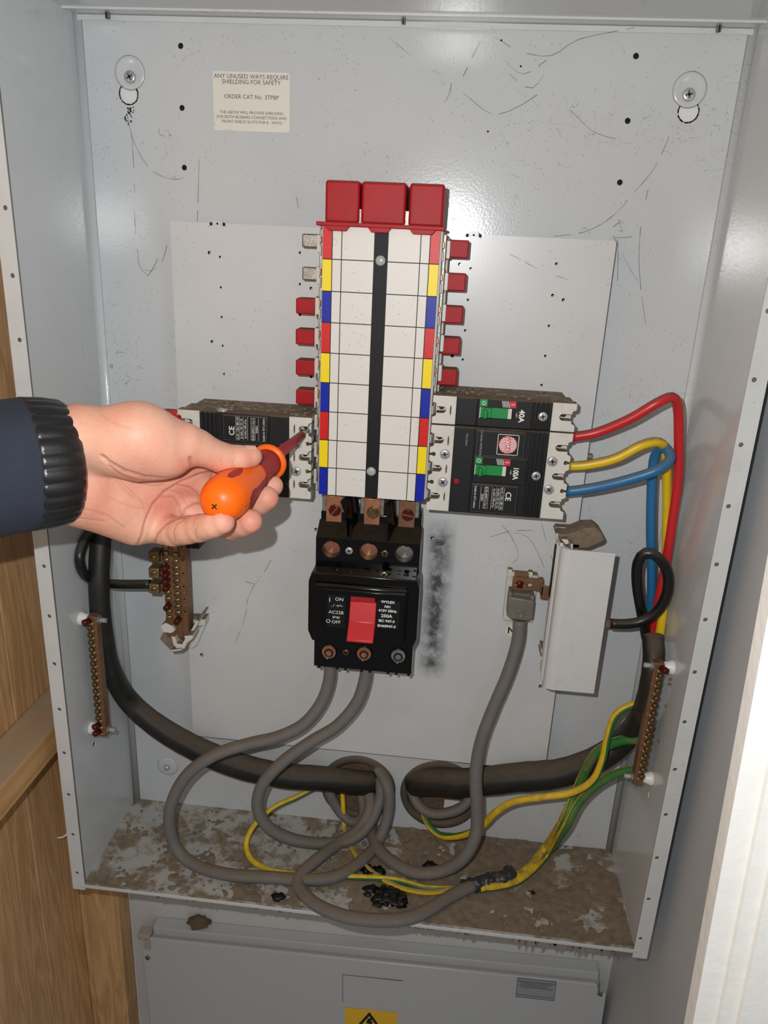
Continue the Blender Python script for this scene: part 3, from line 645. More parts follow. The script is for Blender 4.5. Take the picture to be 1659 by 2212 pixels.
    if poles == 3:
        c_ = X(66, -13.2); s_ = 9.0
        b = MB()
        for r_ in ((66-s_, 66+s_, -13.2+s_, -13.2+s_-.5), (66-s_, 66+s_, -13.2-s_+.5, -13.2-s_), (66-s_, 66-s_+.5, -13.2+s_, -13.2-s_), (66+s_-.5, 66+s_, -13.2+s_, -13.2-s_)): bx(b, *r_[:2], yo+.0002, yo-.00004, *r_[2:])
        b.build('logo_frame', 'print_white', up)
        b = MB(); cx_, cz_ = X(66, -13.2); b.prism(circ(cx_, cz_, .0078, 40), yo+.0002, yo-.00006); b.mi = 1
        for i in range(-5, 6):
            dz = i*1.38; hw = math.sqrt(max(0, 7.3**2-dz*dz))
            if hw < 1: continue
            for xa, xb in ((-hw, -2.1), (2.1, hw)):
                if xb > xa: bx(b, 66+xa, 66+xb, yo, yo-.00012, -13.2+dz+.42, -13.2+dz-.42)
        bx(b, 64.3, 67.7, yo, yo-.00012, -13.2+7.0, -13.2-7.0)
        b.build('logo_disc', ['p_redlogo', 'print_white'], up)
        text('WYLEX', cx_, cz_, yo-.00022, .0043, 'p_redlogo', up, tx, bold=.0001)
        c_ = X(43.3, -13.4); text('Cat Number NHGPCB1003', *c_, yo-.00008, .0026, 'print_dim', up, tx, sx=.78)
        c_ = X(31, -11); text('Wylex England', *c_, -.0773, .0023, 'print_dim', t, tx, sx=.8)
        b = MB(); bx(b, 23, 27.2, -.0768, -.0776, -46.5, -50.6, .0003); b.build('trip_button', 'red', t)
        c_ = X(70.5, -59); text('CE', *c_, yo-.00008, .0068, 'print_white', lo, tx, bold=.0001)
        for x, s2, sz in ((65.2, 'Ue (V)  | 220 | 380 | 415', .0029), (61.9, 'Ics (kA) | 30 | 25 | 25', .0029), (58.4, 'Icu (kA) | 50% of Icu', .0029), (51.4, 'BS EN 60947-2 | Cat. A', .0029), (48.2, '50/60Hz', .0027), (42, 'Suitable for 55\u00b0C ambient', .0027)):
            c_ = X(x, -61.5); text(s2, *c_, yo-.00008, sz, 'print_white', lo, tx, sx=.72)
        b = MB()
        for x in (66.9, 63.6, 60.2, 56.4, 53.2, 49.8, 46.6): bx(b, x, x+.18, yo+.0002, yo-.00004, -51.5, -72)
        b.build('table_rules', 'print_white', lo)
    return t
bR3 = breaker(.0157, .0440, 77.6, 3, 'three pole black and ivory breaker marked 100A, right of the busbar stack')
bR1 = breaker(.0157, .0694, 24.8, 1, 'narrow single pole breaker marked 40A, on top of the right breaker')
bL = breaker(-.2080, .0430, 75, 3, 'three pole breaker behind the thumb, left of the busbar stack', True)
for t_, z_, x0_, x1_ in ((bR1, .0694, .018, .132), (bL, .0430, -.204, -.092)):
    b = MB()
    for i in range(46):
        b.blob((random.uniform(x0_, x1_) if i % 3 else random.gauss(x0_+.035, .006), random.uniform(-.073, -.030), z_+.0004), random.choice((.0008, .0013, .002)), i, .8, 150, 1, (1.5, 1, .6))
    b.build('lint', 'dirt', t_)['kind'] = 'stuff'
# clear screw lump left on the dusty top of the left breaker
p = at(481, 885, -.070); MB().blob((p.x, -.070, .0432), .0038, 2, .35, 60, 2, (1.3, 1, .5)).build('clear_clip', 'steel', bL)
# ------------------------------------------------------------------ MAIN SWITCH
sw = thing('main_switch', 'glossy black main switch with a red lever, below the busbar stack', 'switch', (-.035, PY, -.2))
def px2(pts, y): return [((lambda v: (v.x, v.z))(at(a_, b_, y))) for a_, b_ in pts]
xa, xb = -.0835, .0128
MB().box(xa+.001, xb-.001, -.052, PY-.0005, -.205, -.050, .001).build('rear_body', 'blackgloss', sw)
# upper terminal hood: sloped top, front with three round wells
wells = [at(a_, b_, -.071) for a_, b_ in ((715,1187),(796,1192),(873,1197))]
zt_, zb_ = -.0690, -.0985
plate('upper_hood', [(xa, zt_), (xb, zt_), (xb, zb_), (xa, zb_)], [circ(w_.x, w_.z, .0084, 28) for w_ in wells], .0014, -.0700, 'blackgloss', sw)
b = MB()
b.box(xa, xa+.0015, -.070, -.050, zb_, zt_); b.box(xb-.0015, xb, -.070, -.050, zb_, zt_)
for x in (-.0520, -.0180): b.box(x-.001, x+.001, -.0695, -.050, zb_, zt_+.012)
v = [(xa, -.0705, zt_), (xb, -.0705, zt_), (xb, -.052, zt_+.011), (xa, -.052, zt_+.011)]
b._add(v+[(x, y, z-.0015) for x, y, z in v], [(0,1,2,3), (7,6,5,4), (0,4,5,1), (1,5,6,2), (2,6,7,3), (3,7,4,0)])
b.build('hood_walls', 'blackgloss', sw)
for i, w_ in enumerate(wells):
    mt = ('copper', 'copper', 'tin')[i]
    b = MB(); b.cyl((w_.x, -.058, w_.z), (w_.x, -.0705, w_.z), .0084, n=28, cap=False); wl_ = b.build('well_liner', 'blackgloss', sw)
    b = MB(); b.cyl((w_.x, -.0575, w_.z), (w_.x, -.0600, w_.z), .0083, n=24); b.mi = 1; b.cyl((w_.x+.0012, -.0601, w_.z+.0052), (w_.x+.0012, -.0603, w_.z+.0052), .0022, n=12); b.build('terminal_disc', [mt, 'dark'], sw)
for (a_, b_), mt in (((754,1190),'steel'), ((831,1196),'brassdark'), ((832,1232),'brass')):
    w_ = at(a_, b_, -.0715); screw('fixing_screw', w_.x, w_.z, -.0708 if b_ < 1220 else -.082, .0036, mt, sw, True)
# wide middle body with recessed face
xm0, xm1 = -.0872, .0150; zc1, zc0 = -.1010, -.1640
b = MB(); b.prism([(xm0+.003, zc1+.003), (xm1-.003, zc1+.003), (xm1, zc1-.006), (xm1, zc0+.006), (xm1-.004, zc0-.004), (xm0+.004, zc0-.004), (xm0, zc0+.006), (xm0, zc1-.006)], -.050, -.086, .0012); b.build('middle_body', 'blackgloss', sw)
b = MB(); b.box(xm0+.006, xm1-.010, -.0905, -.0855, zc0+.002, zc1-.006, .002); b.build('face_block', 'blackgloss', sw)
b = MB(); A, B = at(698, 1270, -.091), at(871, 1378, -.091); b.box(A.x, B.x, -.0925, -.0900, B.z, A.z, .0008); fp = b.build('face_frame', 'blackgloss', sw)
for a_, b_ in (((708,1284),(745,1357)), ((815,1296),(861,1360))):
    A, B = at(*a_, -.093), at(*b_, -.093); plate('rating_label', rrect(A.x, B.x, B.z, A.z, .001), [], .0004, -.0927, 'print_black', fp)
yq = -.09305
for s_, px, py, sz in (('I', 712, 1296, .0062), ('ON', 733, 1295, .0046), ('_/ -o<-', 728, 1308, .0036), ('AC22B', 726, 1323, .0044), ('IP40', 726, 1334, .0036), ('O', 709, 1342, .0052), ('OFF', 726, 1344, .0044), ('WYLEX', 838, 1301, .0034), ('NH', 837, 1311, .0034), ('415V 50Hz', 837, 1320, .0034), ('250A', 835, 1331, .0044), ('IEC 947-3', 835, 1342, .0034), ('EN60947-3', 835, 1353, .0034)):
    p = at(px, py, yq); text(s_, p.x, p.z, yq, sz, 'print_white', fp, bold=.00012 if px > 800 else 0, sx=1.08)
# red lever, bottom end standing proud
P = [at(757, 1298, -.094), at(813, 1300, -.094), at(806, 1389, -.112), at(748, 1384, -.112)]
b = MB(); x0, x1 = (P[0].x+P[3].x)/2, (P[1].x+P[2].x)/2; zt2, zb2 = P[0].z, P[2].z
b.prism([(-.090, zt2), (-.0945, zt2), (-.1000, (zt2+zb2)/2-.002), (-.1120, zb2+.0008), (-.1120, zb2-.0012), (-.104, zb2-.0012), (-.090, zt2-.024)], x0, x1, .0006, axis='x'); b.build('lever', 'redlever', sw)
b = MB(); A = at(758, 1288, -.093); b.box(A.x, A.x+.022, -.0935, -.090, zt2+.0002, A.z); b.build('lever_slot', 'redgrip', sw)
# melted joint between hood and body
b = MB()
for i in range(40):
    x = random.uniform(-.075, .010); b.blob((x, random.uniform(-.080, -.072), zb_-.001+random.gauss(0, .0015)), random.uniform(.0008, .0026), i, .5, 60, 1, (1.6, 1, .6))
b.build('melted_residue', 'char', sw)['kind'] = 'stuff'
# lower terminal block
b = MB(); b.box(xa, xb-.001, -.072, -.050, -.2035, -.166, .0008)
for x in (-.080, -.062, -.054, -.038, -.030, -.012, -.004, .008): b.box(x, x+.0025, -.070, -.052, -.2065, -.203)
b.build('lower_hood', 'blackgloss', sw)
for i, (a_, b_) in enumerate(((710,1409),(786,1413),(860,1418))):
    w_ = at(a_, b_, -.073); b = MB(); b.lathe((w_.x, -.0719, w_.z), (0,-1,0), [(0, .0085), (.0012, .0085), (.0012, .0074), (0, .0070)], 28); b.build('well_rim', 'blackgloss', sw)
    b = MB(); b.cyl((w_.x, -.0718, w_.z), (w_.x, -.0724, w_.z), .0068, n=24); b.mi = 1; b.cyl((w_.x, -.0724, w_.z-.001), (w_.x, -.0727, w_.z-.001), .0045, n=20); b.mi = 0; b.cyl((w_.x, -.0727, w_.z-.001), (w_.x, -.0732, w_.z-.001), .0028, n=16)
    b.build('clamp_screw', ['copper' if i < 2 else 'tin', 'dark'], sw)
w_ = at(747, 1410, -.073); screw('fixing_screw', w_.x, w_.z, -.0719, .0034, 'brassdark', sw, True)
# ------------------------------------------------------------------ NEUTRAL BARS
nb = thing('neutral_bar', 'brass neutral terminal bar with two screw columns, below the hand', 'terminal bar', (-.225, PY, -.19))
yb = -.058; za, zb2 = at(370, 1120, yb).z, at(370, 1378, yb).z
x0, x1, x2 = at(355, 1300, yb).x, at(390, 1300, yb).x, at(403, 1300, yb).x
MB().box(x0, x1, -.046, -.0565, zb2, za, .0006).build('bar', 'oldcopper', nb); MB().box(x1-.0005, x2, -.042, -.0555, zb2-.002, za, .0006).build('bar', 'oldcopper', nb)
xs1, xs2 = at(363, 1300, yb).x, at(383, 1300, yb).x; k = 0
z = at(363, 1226, yb).z; sc1 = None
for i in range(-6, 9):
    for x, dz in ((xs1, 0), (xs2, -.0006)):
        zz = z-i*.00690+dz
        if zz < zb2+.001: continue
        long = (x == xs1 and i in (0, 1, 2, 3, 6)) or (x == xs2 and i == 8)
        hh = .0085 if long else .0022
        b = MB(); b.lathe((x, -.0564, zz), (0, -1, 0), [(0, .0031), (hh-.0006, .0031), (hh, .0024)], 16); b.mi = 1; b.box(x-.0026, x+.0026, -.0564-hh-.0001, -.0564-hh+.0006, zz-.0003, zz+.0003)
        b.build('screw', ['redbrass' if long else 'brass', 'dark'], nb)
for i in range(-5, 9):
    zz = z-i*.00690+.001; MB().cyl((x2-.003, -.0553, zz), (x2-.003, -.0557, zz), .0011, n=8).build('cable_port', 'redbrass' if i % 2 else 'copper', nb)
for py in (1202, 1236, 1270):
    p = at(333, py, -.062); cl = MB().box(p.x-.0050, p.x+.0055, -.064, -.050, p.z-.0055, p.z+.0050, .0010).build('cable_clamp', 'brassdark' if py < 1210 else 'brass', nb)
    screw('clamp_screw', p.x+.0005, p.z-.0005, -.0638, .0026, 'brass', cl, False)
    MB().box(p.x+.0055, x0+.001, -.060, -.052, p.z-.0045, p.z+.0035, .0004).build('clamp_link', 'oldcopper', nb)
# ivory bracket below
b = MB()
for pts, ya, yb2 in (
    ([(347,1352),(357,1345),(372,1352),(378,1362),(370,1368),(352,1366)], -.046, -.0600),
    ([(370,1374),(378,1376),(381,1390),(393,1392),(400,1380),(397,1374),(414,1372),(418,1377),(412,1384),(404,1388),(398,1402),(380,1400),(374,1392)], -.046, -.0620),
    ([(369,1404),(392,1401),(392,1405),(369,1408)], -.050, -.0640), ([(404,1338),(443,1338),(443,1352),(404,1352)], PY, -.0340),
    ([(404,1352),(420,1352),(414,1372),(404,1370)], PY, -.0400), ([(424,1341),(430,1341),(414,1372),(408,1370)], PY, -.0520), ([(436,1352),(443,1352),(424,1395),(412,1402),(411,1386)], PY, -.0300)):
    b.prism(px2(pts, yb2), ya, yb2, .0004)
b.build('end_bracket', 'white', nb)
b = MB(); b.prism(px2([(345,1381),(353,1366),(372,1372),(380,1386),(392,1400),(372,1409)], -.052), -.030, -.052, .0008); b.build('dusty_shelf', 'dirt', nb)
b = MB(); b.prism(px2([(404,1172),(430,1174),(430,1186),(404,1184)], -.05), PY, -.05); b.build('end_bracket', 'blackgloss', nb)
# right neutral bar under its white cover
nc = thing('neutral_cover', 'tall white plastic cover standing over the right neutral bar', 'cover', (.16, PY, -.2))
b = MB(); zt3, zb3 = -.0600, -.2022
prof = [(.1375, -.040), (.1375, -.070)]+[(.1375+.009*(1-math.cos(t))+.0005, -.072-.006*math.sin(t)) for t in [i*math.pi/2/8 for i in range(1, 9)]]+[(.1843, -.078), (.1843, -.0758), (.1480, -.0758), (.1415, -.071), (.1415, -.040)]
b.prism(prof, zb3, zt3, axis='z'); o = b.build('cover_shell', 'white_clean', nc)
for x, y in ((.1362, -.066), (.1362, -.058)): MB().box(x, .1385, y-.0012, y+.0012, zb3+.002, zt3-.001, .0004).build('ridge', 'white_clean', nc)
MB().box(.1362, .1380, -.052, -.044, -.120, -.068, .0005).build('side_gap', 'dark', nc)
MB().box(.1490, .1560, -.058, -.046, -.198, -.062).build('bar', 'oldcopper', nc)
b = MB()
for pts, ya, yb2 in (([(1200,1138),(1255,1141),(1255,1146),(1245,1147),(1238,1155),(1224,1155),(1219,1146),(1200,1150)], -.030, -.040), ([(1200,1152),(1222,1152),(1230,1165),(1222,1178),(1205,1172)], -.03, -.052), ([(1212,1164),(1226,1165),(1230,1174),(1222,1177)], -.05, -.066), ([(1233,1175),(1238,1174),(1238,1186),(1233,1186)], -.05, -.068), ([(1210,1172),(1217,1173),(1214,1197),(1208,1197)], -.05, -.070)):
    b.prism(px2(pts, yb2), ya, yb2, .0005)
b.build('end_bracket', 'white', nc)
b = MB(); b.prism(px2([(1205,1153),(1224,1156),(1240,1150),(1262,1141),(1286,1140),(1297,1148),(1306,1166),(1300,1172),(1268,1185),(1232,1186),(1212,1172)], -.058), -.034, -.058, .0012); b.build('dusty_shelf', 'dirt', nc)
b = MB()
for pts, ya, yb2 in (([(1169,1402),(1184,1403),(1184,1420),(1168,1418)], PY, -.038), ([(1167,1418),(1184,1420),(1184,1452),(1176,1452)], PY, -.045), ([(1178,1455),(1186,1456),(1186,1480),(1175,1475)], PY, -.042)):
    b.prism(px2(pts, yb2), ya, yb2, .0004)
b.build('end_bracket', 'white', nc)
# small neutral terminal
nt = thing('neutral_terminal', 'small neutral terminal with copper link and grey clamp, left of the white cover', 'terminal', (.11, PY, -.15))
b = MB(); A, B = at(1097, 1238, -.030), at(1150, 1345, -.030); b.box(A.x, B.x, PY-.0005, -.030, B.z, A.z, .0006); 
A, B = at(1097, 1234, -.036), at(1150, 1244, -.036)
b.box(A.x, A.x+.004, -.036, -.030, A.z-.003, A.z+.002); b.box(B.x-.004, B.x, -.036, -.030, A.z-.003, A.z+.001); b.box(A.x, B.x, -.034, -.030, A.z-.006, A.z-.001)
b.build('base', 'white', nt)
p0, p1, p2, p3 = at(1108, 1244, -.036), at(1165, 1275, -.036), at(1172, 1258, -.036), at(1206, 1292, -.036)
sl_ = at(1141, 1262, -.036)
plate('copper_link', rect(p0.x, p1.x, p1.z, p0.z), [rrect(sl_.x-.0035, sl_.x+.0035, sl_.z-.002, sl_.z+.002, .0018)], .0016, -.0375, 'oldcopper', nt)
b = MB(); b.box(p1.x-.001, p1.x+.0028, -.0385, -.0300, p1.z-.001, p0.z-.001, .0006); b.box(p1.x+.001, .1500, -.0420, -.0395, p3.z, p2.z-.0012, .0005); b.box(p1.x+.0005, p1.x+.003, -.042, -.0365, p1.z-.003, p0.z-.004, .0005)
A, B = at(1112, 1236, -.036), at(1137, 1290, -.036); b.box(A.x, B.x, -.0362, -.034, B.z-.004, A.z); b.build('copper_link', 'oldcopper', nt)
p = at(1123, 1262, -.038); b = MB(); b.lathe((p.x, -.0384, p.z), (0,-1,0), [(0, .0038), (.0012, .0037), (.0020, .0022)], 18); b.mi = 1; b.box(p.x-.0048, p.x+.0045, -.0400, -.0395, p.z-.0008, p.z+.0002); b.build('screw', ['redbrass', 'steel'], nt)
A, B = at(1098, 1296, -.052), at(1150, 1341, -.052)
b = MB(); b.prism([(A.x, A.z+.003), (B.x, A.z+.001), (B.x, B.z+.002), (B.x-.004, B.z-.001), (A.x+.004, B.z-.0005), (A.x, B.z+.003)], -.036, -.052, .0012); b.box(A.x+.0005, A.x+.0035, -.050, -.034, A.z, A.z+.0065, .0006); b.box(B.x-.004, B.x-.0005, -.050, -.034, A.z, A.z+.005, .0006); b.box(A.x+.003, B.x-.004, -.044, -.034, A.z, A.z+.004)
lg = b.build('clamp_body', 'lug', nt)
p = at(1124, 1325, -.052); b = MB(); b.lathe((p.x, -.0515, p.z), (0,-1,0), [(0, .0042), (.0014, .0040), (.0014, .0026), (.0004, .0024), (.0004, .0010)], 22); b.build('grub_screw', 'lug', lg)
# ------------------------------------------------------------------ EARTH BARS
def earth_bar(label, W0, W1, xw, sgn, red):
    t = thing('earth_bar', label, 'terminal bar', (xw+sgn*.02, W0.y, W1.z))
    yc = W0.y; z1, z0 = W0.z+.005, W1.z-.006; xa_, xb_ = xw+sgn*.0095, xw+sgn*.0185
    lo, hi = min(xa_, xb_), max(xa_, xb_)
    MB().box(lo, hi, yc-.0045, yc+.0055, z0, z1, .0006).build('bar', 'oldcopper', t)
    for z in (W0.z, W1.z):
        MB().lathe((xw, yc, z), (sgn, 0, 0), [(0, .0068), (.002, .0068), (.0065, .005), (.0090, .0045)], 18).build('nylon_spacer', 'nylon', t)
        MB().cyl((xw+sgn*.0185, yc, z), (xw+sgn*.0265, yc, z), .0024, n=12).build('stud', 'steel', t)
        MB().prism(circ(yc, z, .0048, 6), xw+sgn*.0184, xw+sgn*.0208, .0003, 'x').build('nut', 'lug', t)
    n = int((z1-z0)/.0078); xs = lo+.0026 if sgn > 0 else hi-.0026; xh = hi-.0020 if sgn > 0 else lo+.0020
    for i in range(n):
        z = z1-.004-i*.0078; r_ = (i in red); h = .0075 if r_ else .0028
        b = MB(); b.lathe((xs, yc-.0044, z), (-sgn*.55, -1, 0), [(0, .0030), (h-.0006, .0030), (h, .0023)], 14); b.build('screw', 'redbrass' if r_ else 'brassdark', t)
        xm_ = (lo+hi)/2; b = MB(); b.lathe((xm_, yc-.0044, z-.0036), (0, -1, 0), [(0, .0021), (.0012, .0021), (.0018, .0014)], 12); b.build('screw', 'brass', t)
        MB().cyl((xh, yc-.0044, z-.002), (xh, yc-.0052, z-.002), .0013, n=8).build('port_rim', 'copper', t)
    return t
W0, W1 = atx(173, 1335, XL), atx(195, 1572, XL)
W0 = Vector((XL, (W0.y+W1.y)/2, W0.z)); W1 = Vector((XL, W0.y, W1.z))
earth_bar('tarnished brass earth bar standing off the left cabinet side', W0, W1, XL, 1, (0, 15, 16, 17))
V0, V1 = atx(1457, 1445, XR), atx(1408, 1678, XR); V0 = Vector((XR, (V0.y+V1.y)/2, V0.z)); V1 = Vector((XR, V0.y, V1.z))
eR = earth_bar('tarnished brass earth bar standing off the right cabinet side, with earth wires', V0, V1, XR, -1, (0, 17))
b = MB()
for i, (px, py) in enumerate(((1447,1468),(1443,1478),(1438,1525),(1424,1600))):
    p = at(px, py, V0.y); 
    for j in range(9): b.cyl(p+Vector((random.gauss(0, .001), 0, random.gauss(0, .001))), p+Vector((random.uniform(.002, .008), random.gauss(0, .003), random.gauss(-.001, .003))), .00035, n=5)
b.build('frayed_strands', 'oldcopper', eR)['kind'] = 'stuff'
# ------------------------------------------------------------------ CABLES
def cable(name, pts, r, mt, label, group=None, **k):
    P = []; rr = (r(.5) if callable(r) else r)+.0012
    for px, py, y in pts:
        v = at(px, py, y/1000)
        if v.x < XL+rr and v.y < 0: v = atx(px, py, XL+rr)
        if v.x > XR-rr and v.y < 0: v = atx(px, py, XR-rr)
        if v.z < ZB+rr+.001: v = atz(px, py, ZB+rr+.001)
        P.append(v)
    o = tube(name, P, r, mt, None, **k); return tag(o, label, 'cable', group)
ZF = ZB+.0025
def fl_(px, py, r): v = atz(px, py, ZB+.002+r); return (px, py, v.y*1000)
cable('armoured_cable', [(235,1040,-24),(222,1110,-26),(216,1190,-28),(214,1270,-32),(220,1350,-36),(238,1440,-38),(275,1510,-38),(340,1568,-36),(430,1620,-33),(520,1655,-30),(610,1675,-26),(700,1682,-18),(770,1690,-6),(800,1692,3)], lambda t: .0100+.0036*min(1, max(0, (t-.35)*3)), 'dustyblack', 'thick black supply cable sweeping down the left side into the left hole', wob=.03)
cable('armoured_cable', [(1410,1374,-34),(1412,1420,-36),(1405,1480,-38),(1385,1545,-38),(1345,1600,-38),(1290,1640,-37),(1210,1670,-34),(1110,1680,-30),(1010,1690,-22),(930,1688,-8),(895,1690,3)], lambda t: .0100+.0054*min(1, max(0, (t-.2)*2.4)), 'dustyblack', 'thick black dusty cable curving down the right side into the right hole', wob=.04)
cable('breaker_cable', [(1236,944,-58),(1290,934,-60),(1360,905,-66),(1420,870,-70),(1452,858,-66),(1464,880,-58),(1466,940,-52),(1465,1030,-50),(1452,1130,-48),(1436,1230,-46),(1418,1320,-42),(1410,1378,-38)], .0042, 'cred', 'red insulated cable arching out of the right breaker')
cable('breaker_cable', [(1228,1007,-58),(1270,1004,-60),(1330,990,-64),(1385,962,-66),(1420,955,-62),(1437,975,-52),(1441,1060,-42),(1440,1150,-40),(1437,1250,-36),(1432,1320,-36),(1424,1378,-35)], .0042, 'cyel', 'yellow insulated cable between the red and blue ones')
cable('breaker_cable', [(1222,1062,-58),(1280,1054,-62),(1350,1038,-68),(1420,1015,-72),(1448,990,-66),(1436,968,-56),(1415,985,-46),(1408,1050,-42),(1406,1150,-40),(1408,1250,-38),(1405,1330,-34),(1402,1378,-32)], .0044, 'cblu', 'blue insulated cable looping from the right breaker')
cable('neutral_cable', [(1318,1347,-58),(1350,1348,-58),(1385,1342,-58),(1420,1320,-60),(1441,1280,-62),(1441,1235,-62),(1420,1203,-62),(1395,1194,-60),(1378,1215,-58),(1376,1260,-54),(1385,1320,-48),(1396,1378,-38)], .0048, 'rubber', 'black neutral cable tied in a loop beside the white cover')
b = MB()
for i in range(5): p = at(1308, 1341+i*3, -.058); b.cyl(p, p+Vector((.006, 0, 0)), .0007, n=6)
tag(b.build('copper_strands', 'copper'), 'bare copper strand ends entering the white cover', 'wire')
cable('neutral_cable', [(268,1100,-60),(225,1130,-56),(188,1160,-52),(172,1200,-50),(180,1238,-50),(210,1258,-52),(260,1262,-56),(325,1262,-58)], .0046, 'rubber', 'black neutral cable looping left of the brass neutral bar')
cable('breaker_cable', [(392,896,-58),(372,893,-56),(352,893,-52),(330,900,-44),(310,940,-36)], .0042, 'cred', 'red insulated cable stub left of the left breaker, behind the hand')
G = 'grey main tails in the lower cabinet'
cable('grey_cable', [(713,1425,-58),(711,1470,-58),(693,1520,-60),(655,1565,-64),(600,1592,-68),(540,1606,-72),(470,1628,-78),(410,1668,-84),(374,1725,-88),(366,1785,-90),(385,1838,-92)]+[fl_(430, 1872, .006), fl_(500, 1890, .006), fl_(580, 1895, .006), fl_(660, 1900, .006), fl_(725, 1893, .006), (780,1860,-46),(815,1820,-34),(838,1760,-22),(838,1700,-14),(814,1655,2)], .0064, 'grey', 'grey cable making the widest loop on the left', G, wob=.02)
cable('grey_cable', [(792,1430,-58),(788,1470,-58),(770,1520,-60),(728,1568,-62),(672,1602,-66),(615,1642,-70),(570,1690,-74),(556,1740,-76),(578,1785,-74),(630,1812,-66),(700,1822,-52),(760,1812,-40),(800,1775,-26),(822,1720,-12),(820,1680,2)], .0064, 'grey', 'grey cable from the middle terminal of the main switch, looping inside the widest loop', G, wob=.02)
cable('grey_cable', [(1123,1338,-44),(1118,1390,-46),(1096,1460,-50),(1066,1530,-54),(1040,1600,-58),(1028,1670,-62),(1030,1740,-66),(1028,1800,-70),(1004,1850,-74),(960,1880,-72),(900,1886,-64),(850,1864,-50),(815,1830,-32),(800,1780,-14),(806,1720,2)], .0066, 'grey', 'grey cable dropping from the neutral terminal clamp', G, wob=.02)
cable('grey_cable', [(790,1690,2),(800,1740,-16),(775,1790,-30),(730,1822,-48)]+[fl_(690, 1852, .012), fl_(650, 1888, .010), fl_(645, 1915, .007), fl_(680, 1952, .007), fl_(740, 1978, .009), fl_(810, 1988, .010), fl_(880, 1984, .009), fl_(930, 1962, .008), fl_(975, 1935, .007), fl_(1022, 1912, .006)], .0065, 'grey', 'grey cable hanging over the front edge of the cabinet floor', G, wob=.02)
cable('grey_cable', [(1020,1720,-10),(990,1748,-14),(940,1758,-14),(905,1740,-10),(885,1700,2)], .0058, 'grey', 'short grey cable curving across the right hole', G, wob=.03)
cable('grey_cable', [(745,1670,2),(712,1700,-6),(728,1745,-8),(760,1775,-12),(785,1760,-8),(780,1700,2)], .0058, 'grey', 'short grey cable curled inside the left hole', G, wob=.03)
GE = 'green and yellow earth wires'
cable('earth_wire', [(1400,1520,-66),(1365,1523,-66),(1330,1545,-66),(1313,1590,-66),(1302,1640,-66),(1280,1685,-66),(1235,1712,-64),(1170,1722,-62),(1110,1732,-58),(1070,1755,-54),(1040,1785,-48),(1000,1804,-38),(955,1806,-26),(925,1780,-14),(910,1740,2)], .0036, 'gy3', 'yellow and green earth wire arching from the top of the right earth bar', GE)
cable('earth_wire', [(1395,1598,-60),(1340,1600,-56),(1290,1625,-52),(1262,1670,-50),(1240,1720,-52),(1215,1775,-60)]+[fl_(1180, 1830, .012), fl_(1130, 1885, .006), fl_(1080, 1905, .006), fl_(1035, 1918, .006)], .0048, 'gy2', 'dusty green earth wire leaving the middle of the right earth bar', GE)
cable('earth_wire', [(1388,1662,-66),(1340,1668,-64),(1290,1695,-60),(1250,1735,-60),(1220,1790,-64)]+[fl_(1185, 1840, .006), fl_(1150, 1878, .005), fl_(1110, 1905, .005), fl_(1060, 1915, .006), fl_(1030, 1914, .006)], .0044, 'gy', 'green earth wire leaving the foot of the right earth bar', GE)
cable('earth_wire', [(720,1680,0),(680,1702,-12),(640,1722,-22),(590,1745,-36),(548,1785,-52),(532,1825,-66)]+[fl_(548, 1862, .003), fl_(600, 1884, .003), fl_(680, 1890, .003), fl_(760, 1894, .003), fl_(850, 1900, .003), fl_(920, 1918, .003), fl_(990, 1920, .003)], .0031, 'gy3', 'yellow and green earth wire lying along the cabinet floor', GE)
cable('earth_wire', [(738,1690,2),(741,1735,-8),(745,1790,-16),(765,1840,-34)]+[fl_(800, 1880, .003), fl_(860, 1915, .003), fl_(930, 1928, .003), fl_(1000, 1915, .005)], .0027, 'cyel', 'thin yellow earth wire dropping out of the left hole', GE)
p0, p1 = atz(1008, 1915, ZB+.008), atz(1100, 1892, ZB+.010)
b = MB(); n = 12
for i in range(n):
    p = p0.lerp(p1, i/(n-1)); b.blob(p+Vector((0, random.gauss(0, .001), 0)), random.uniform(.0065, .0088), i+.5, .45, 90, 2)
tag(b.build('taped_joint', 'tape'), 'lumpy dark taped cable joint on the cabinet floor', 'tape')
# charred lumps
def charred(name, px, py, sx, sz, n, label):
    b = MB(); c = atz(px, py, ZB+.003)
    for i in range(n):
        b.blob((c.x+random.gauss(0, sx*.4), c.y+random.gauss(0, sz*.4), ZB+.003+random.uniform(0, .002)), random.choice((.0012, .002, .003, .0055)), i, 1.1, 200, 2, (1.2, .9, .4))
    tag(b.build(name, 'char'), label, 'debris')
charred('charred_debris', 838, 1938, .020, .013, 60, 'large black charred lump near the front of the cabinet floor')
charred('charred_debris', 812, 1880, .012, .005, 26, 'thin black charred streak behind the floor wires')
charred('charred_debris', 928, 1868, .005, .004, 5, 'small black charred bit beside the grey neutral loop')
charred('charred_debris', 598, 1938, .004, .002, 4, 'tiny black charred bit near the front lip on the left')
charred('charred_debris', 1150, 1926, .004, .003, 4, 'tiny black charred bit right of the taped joint')
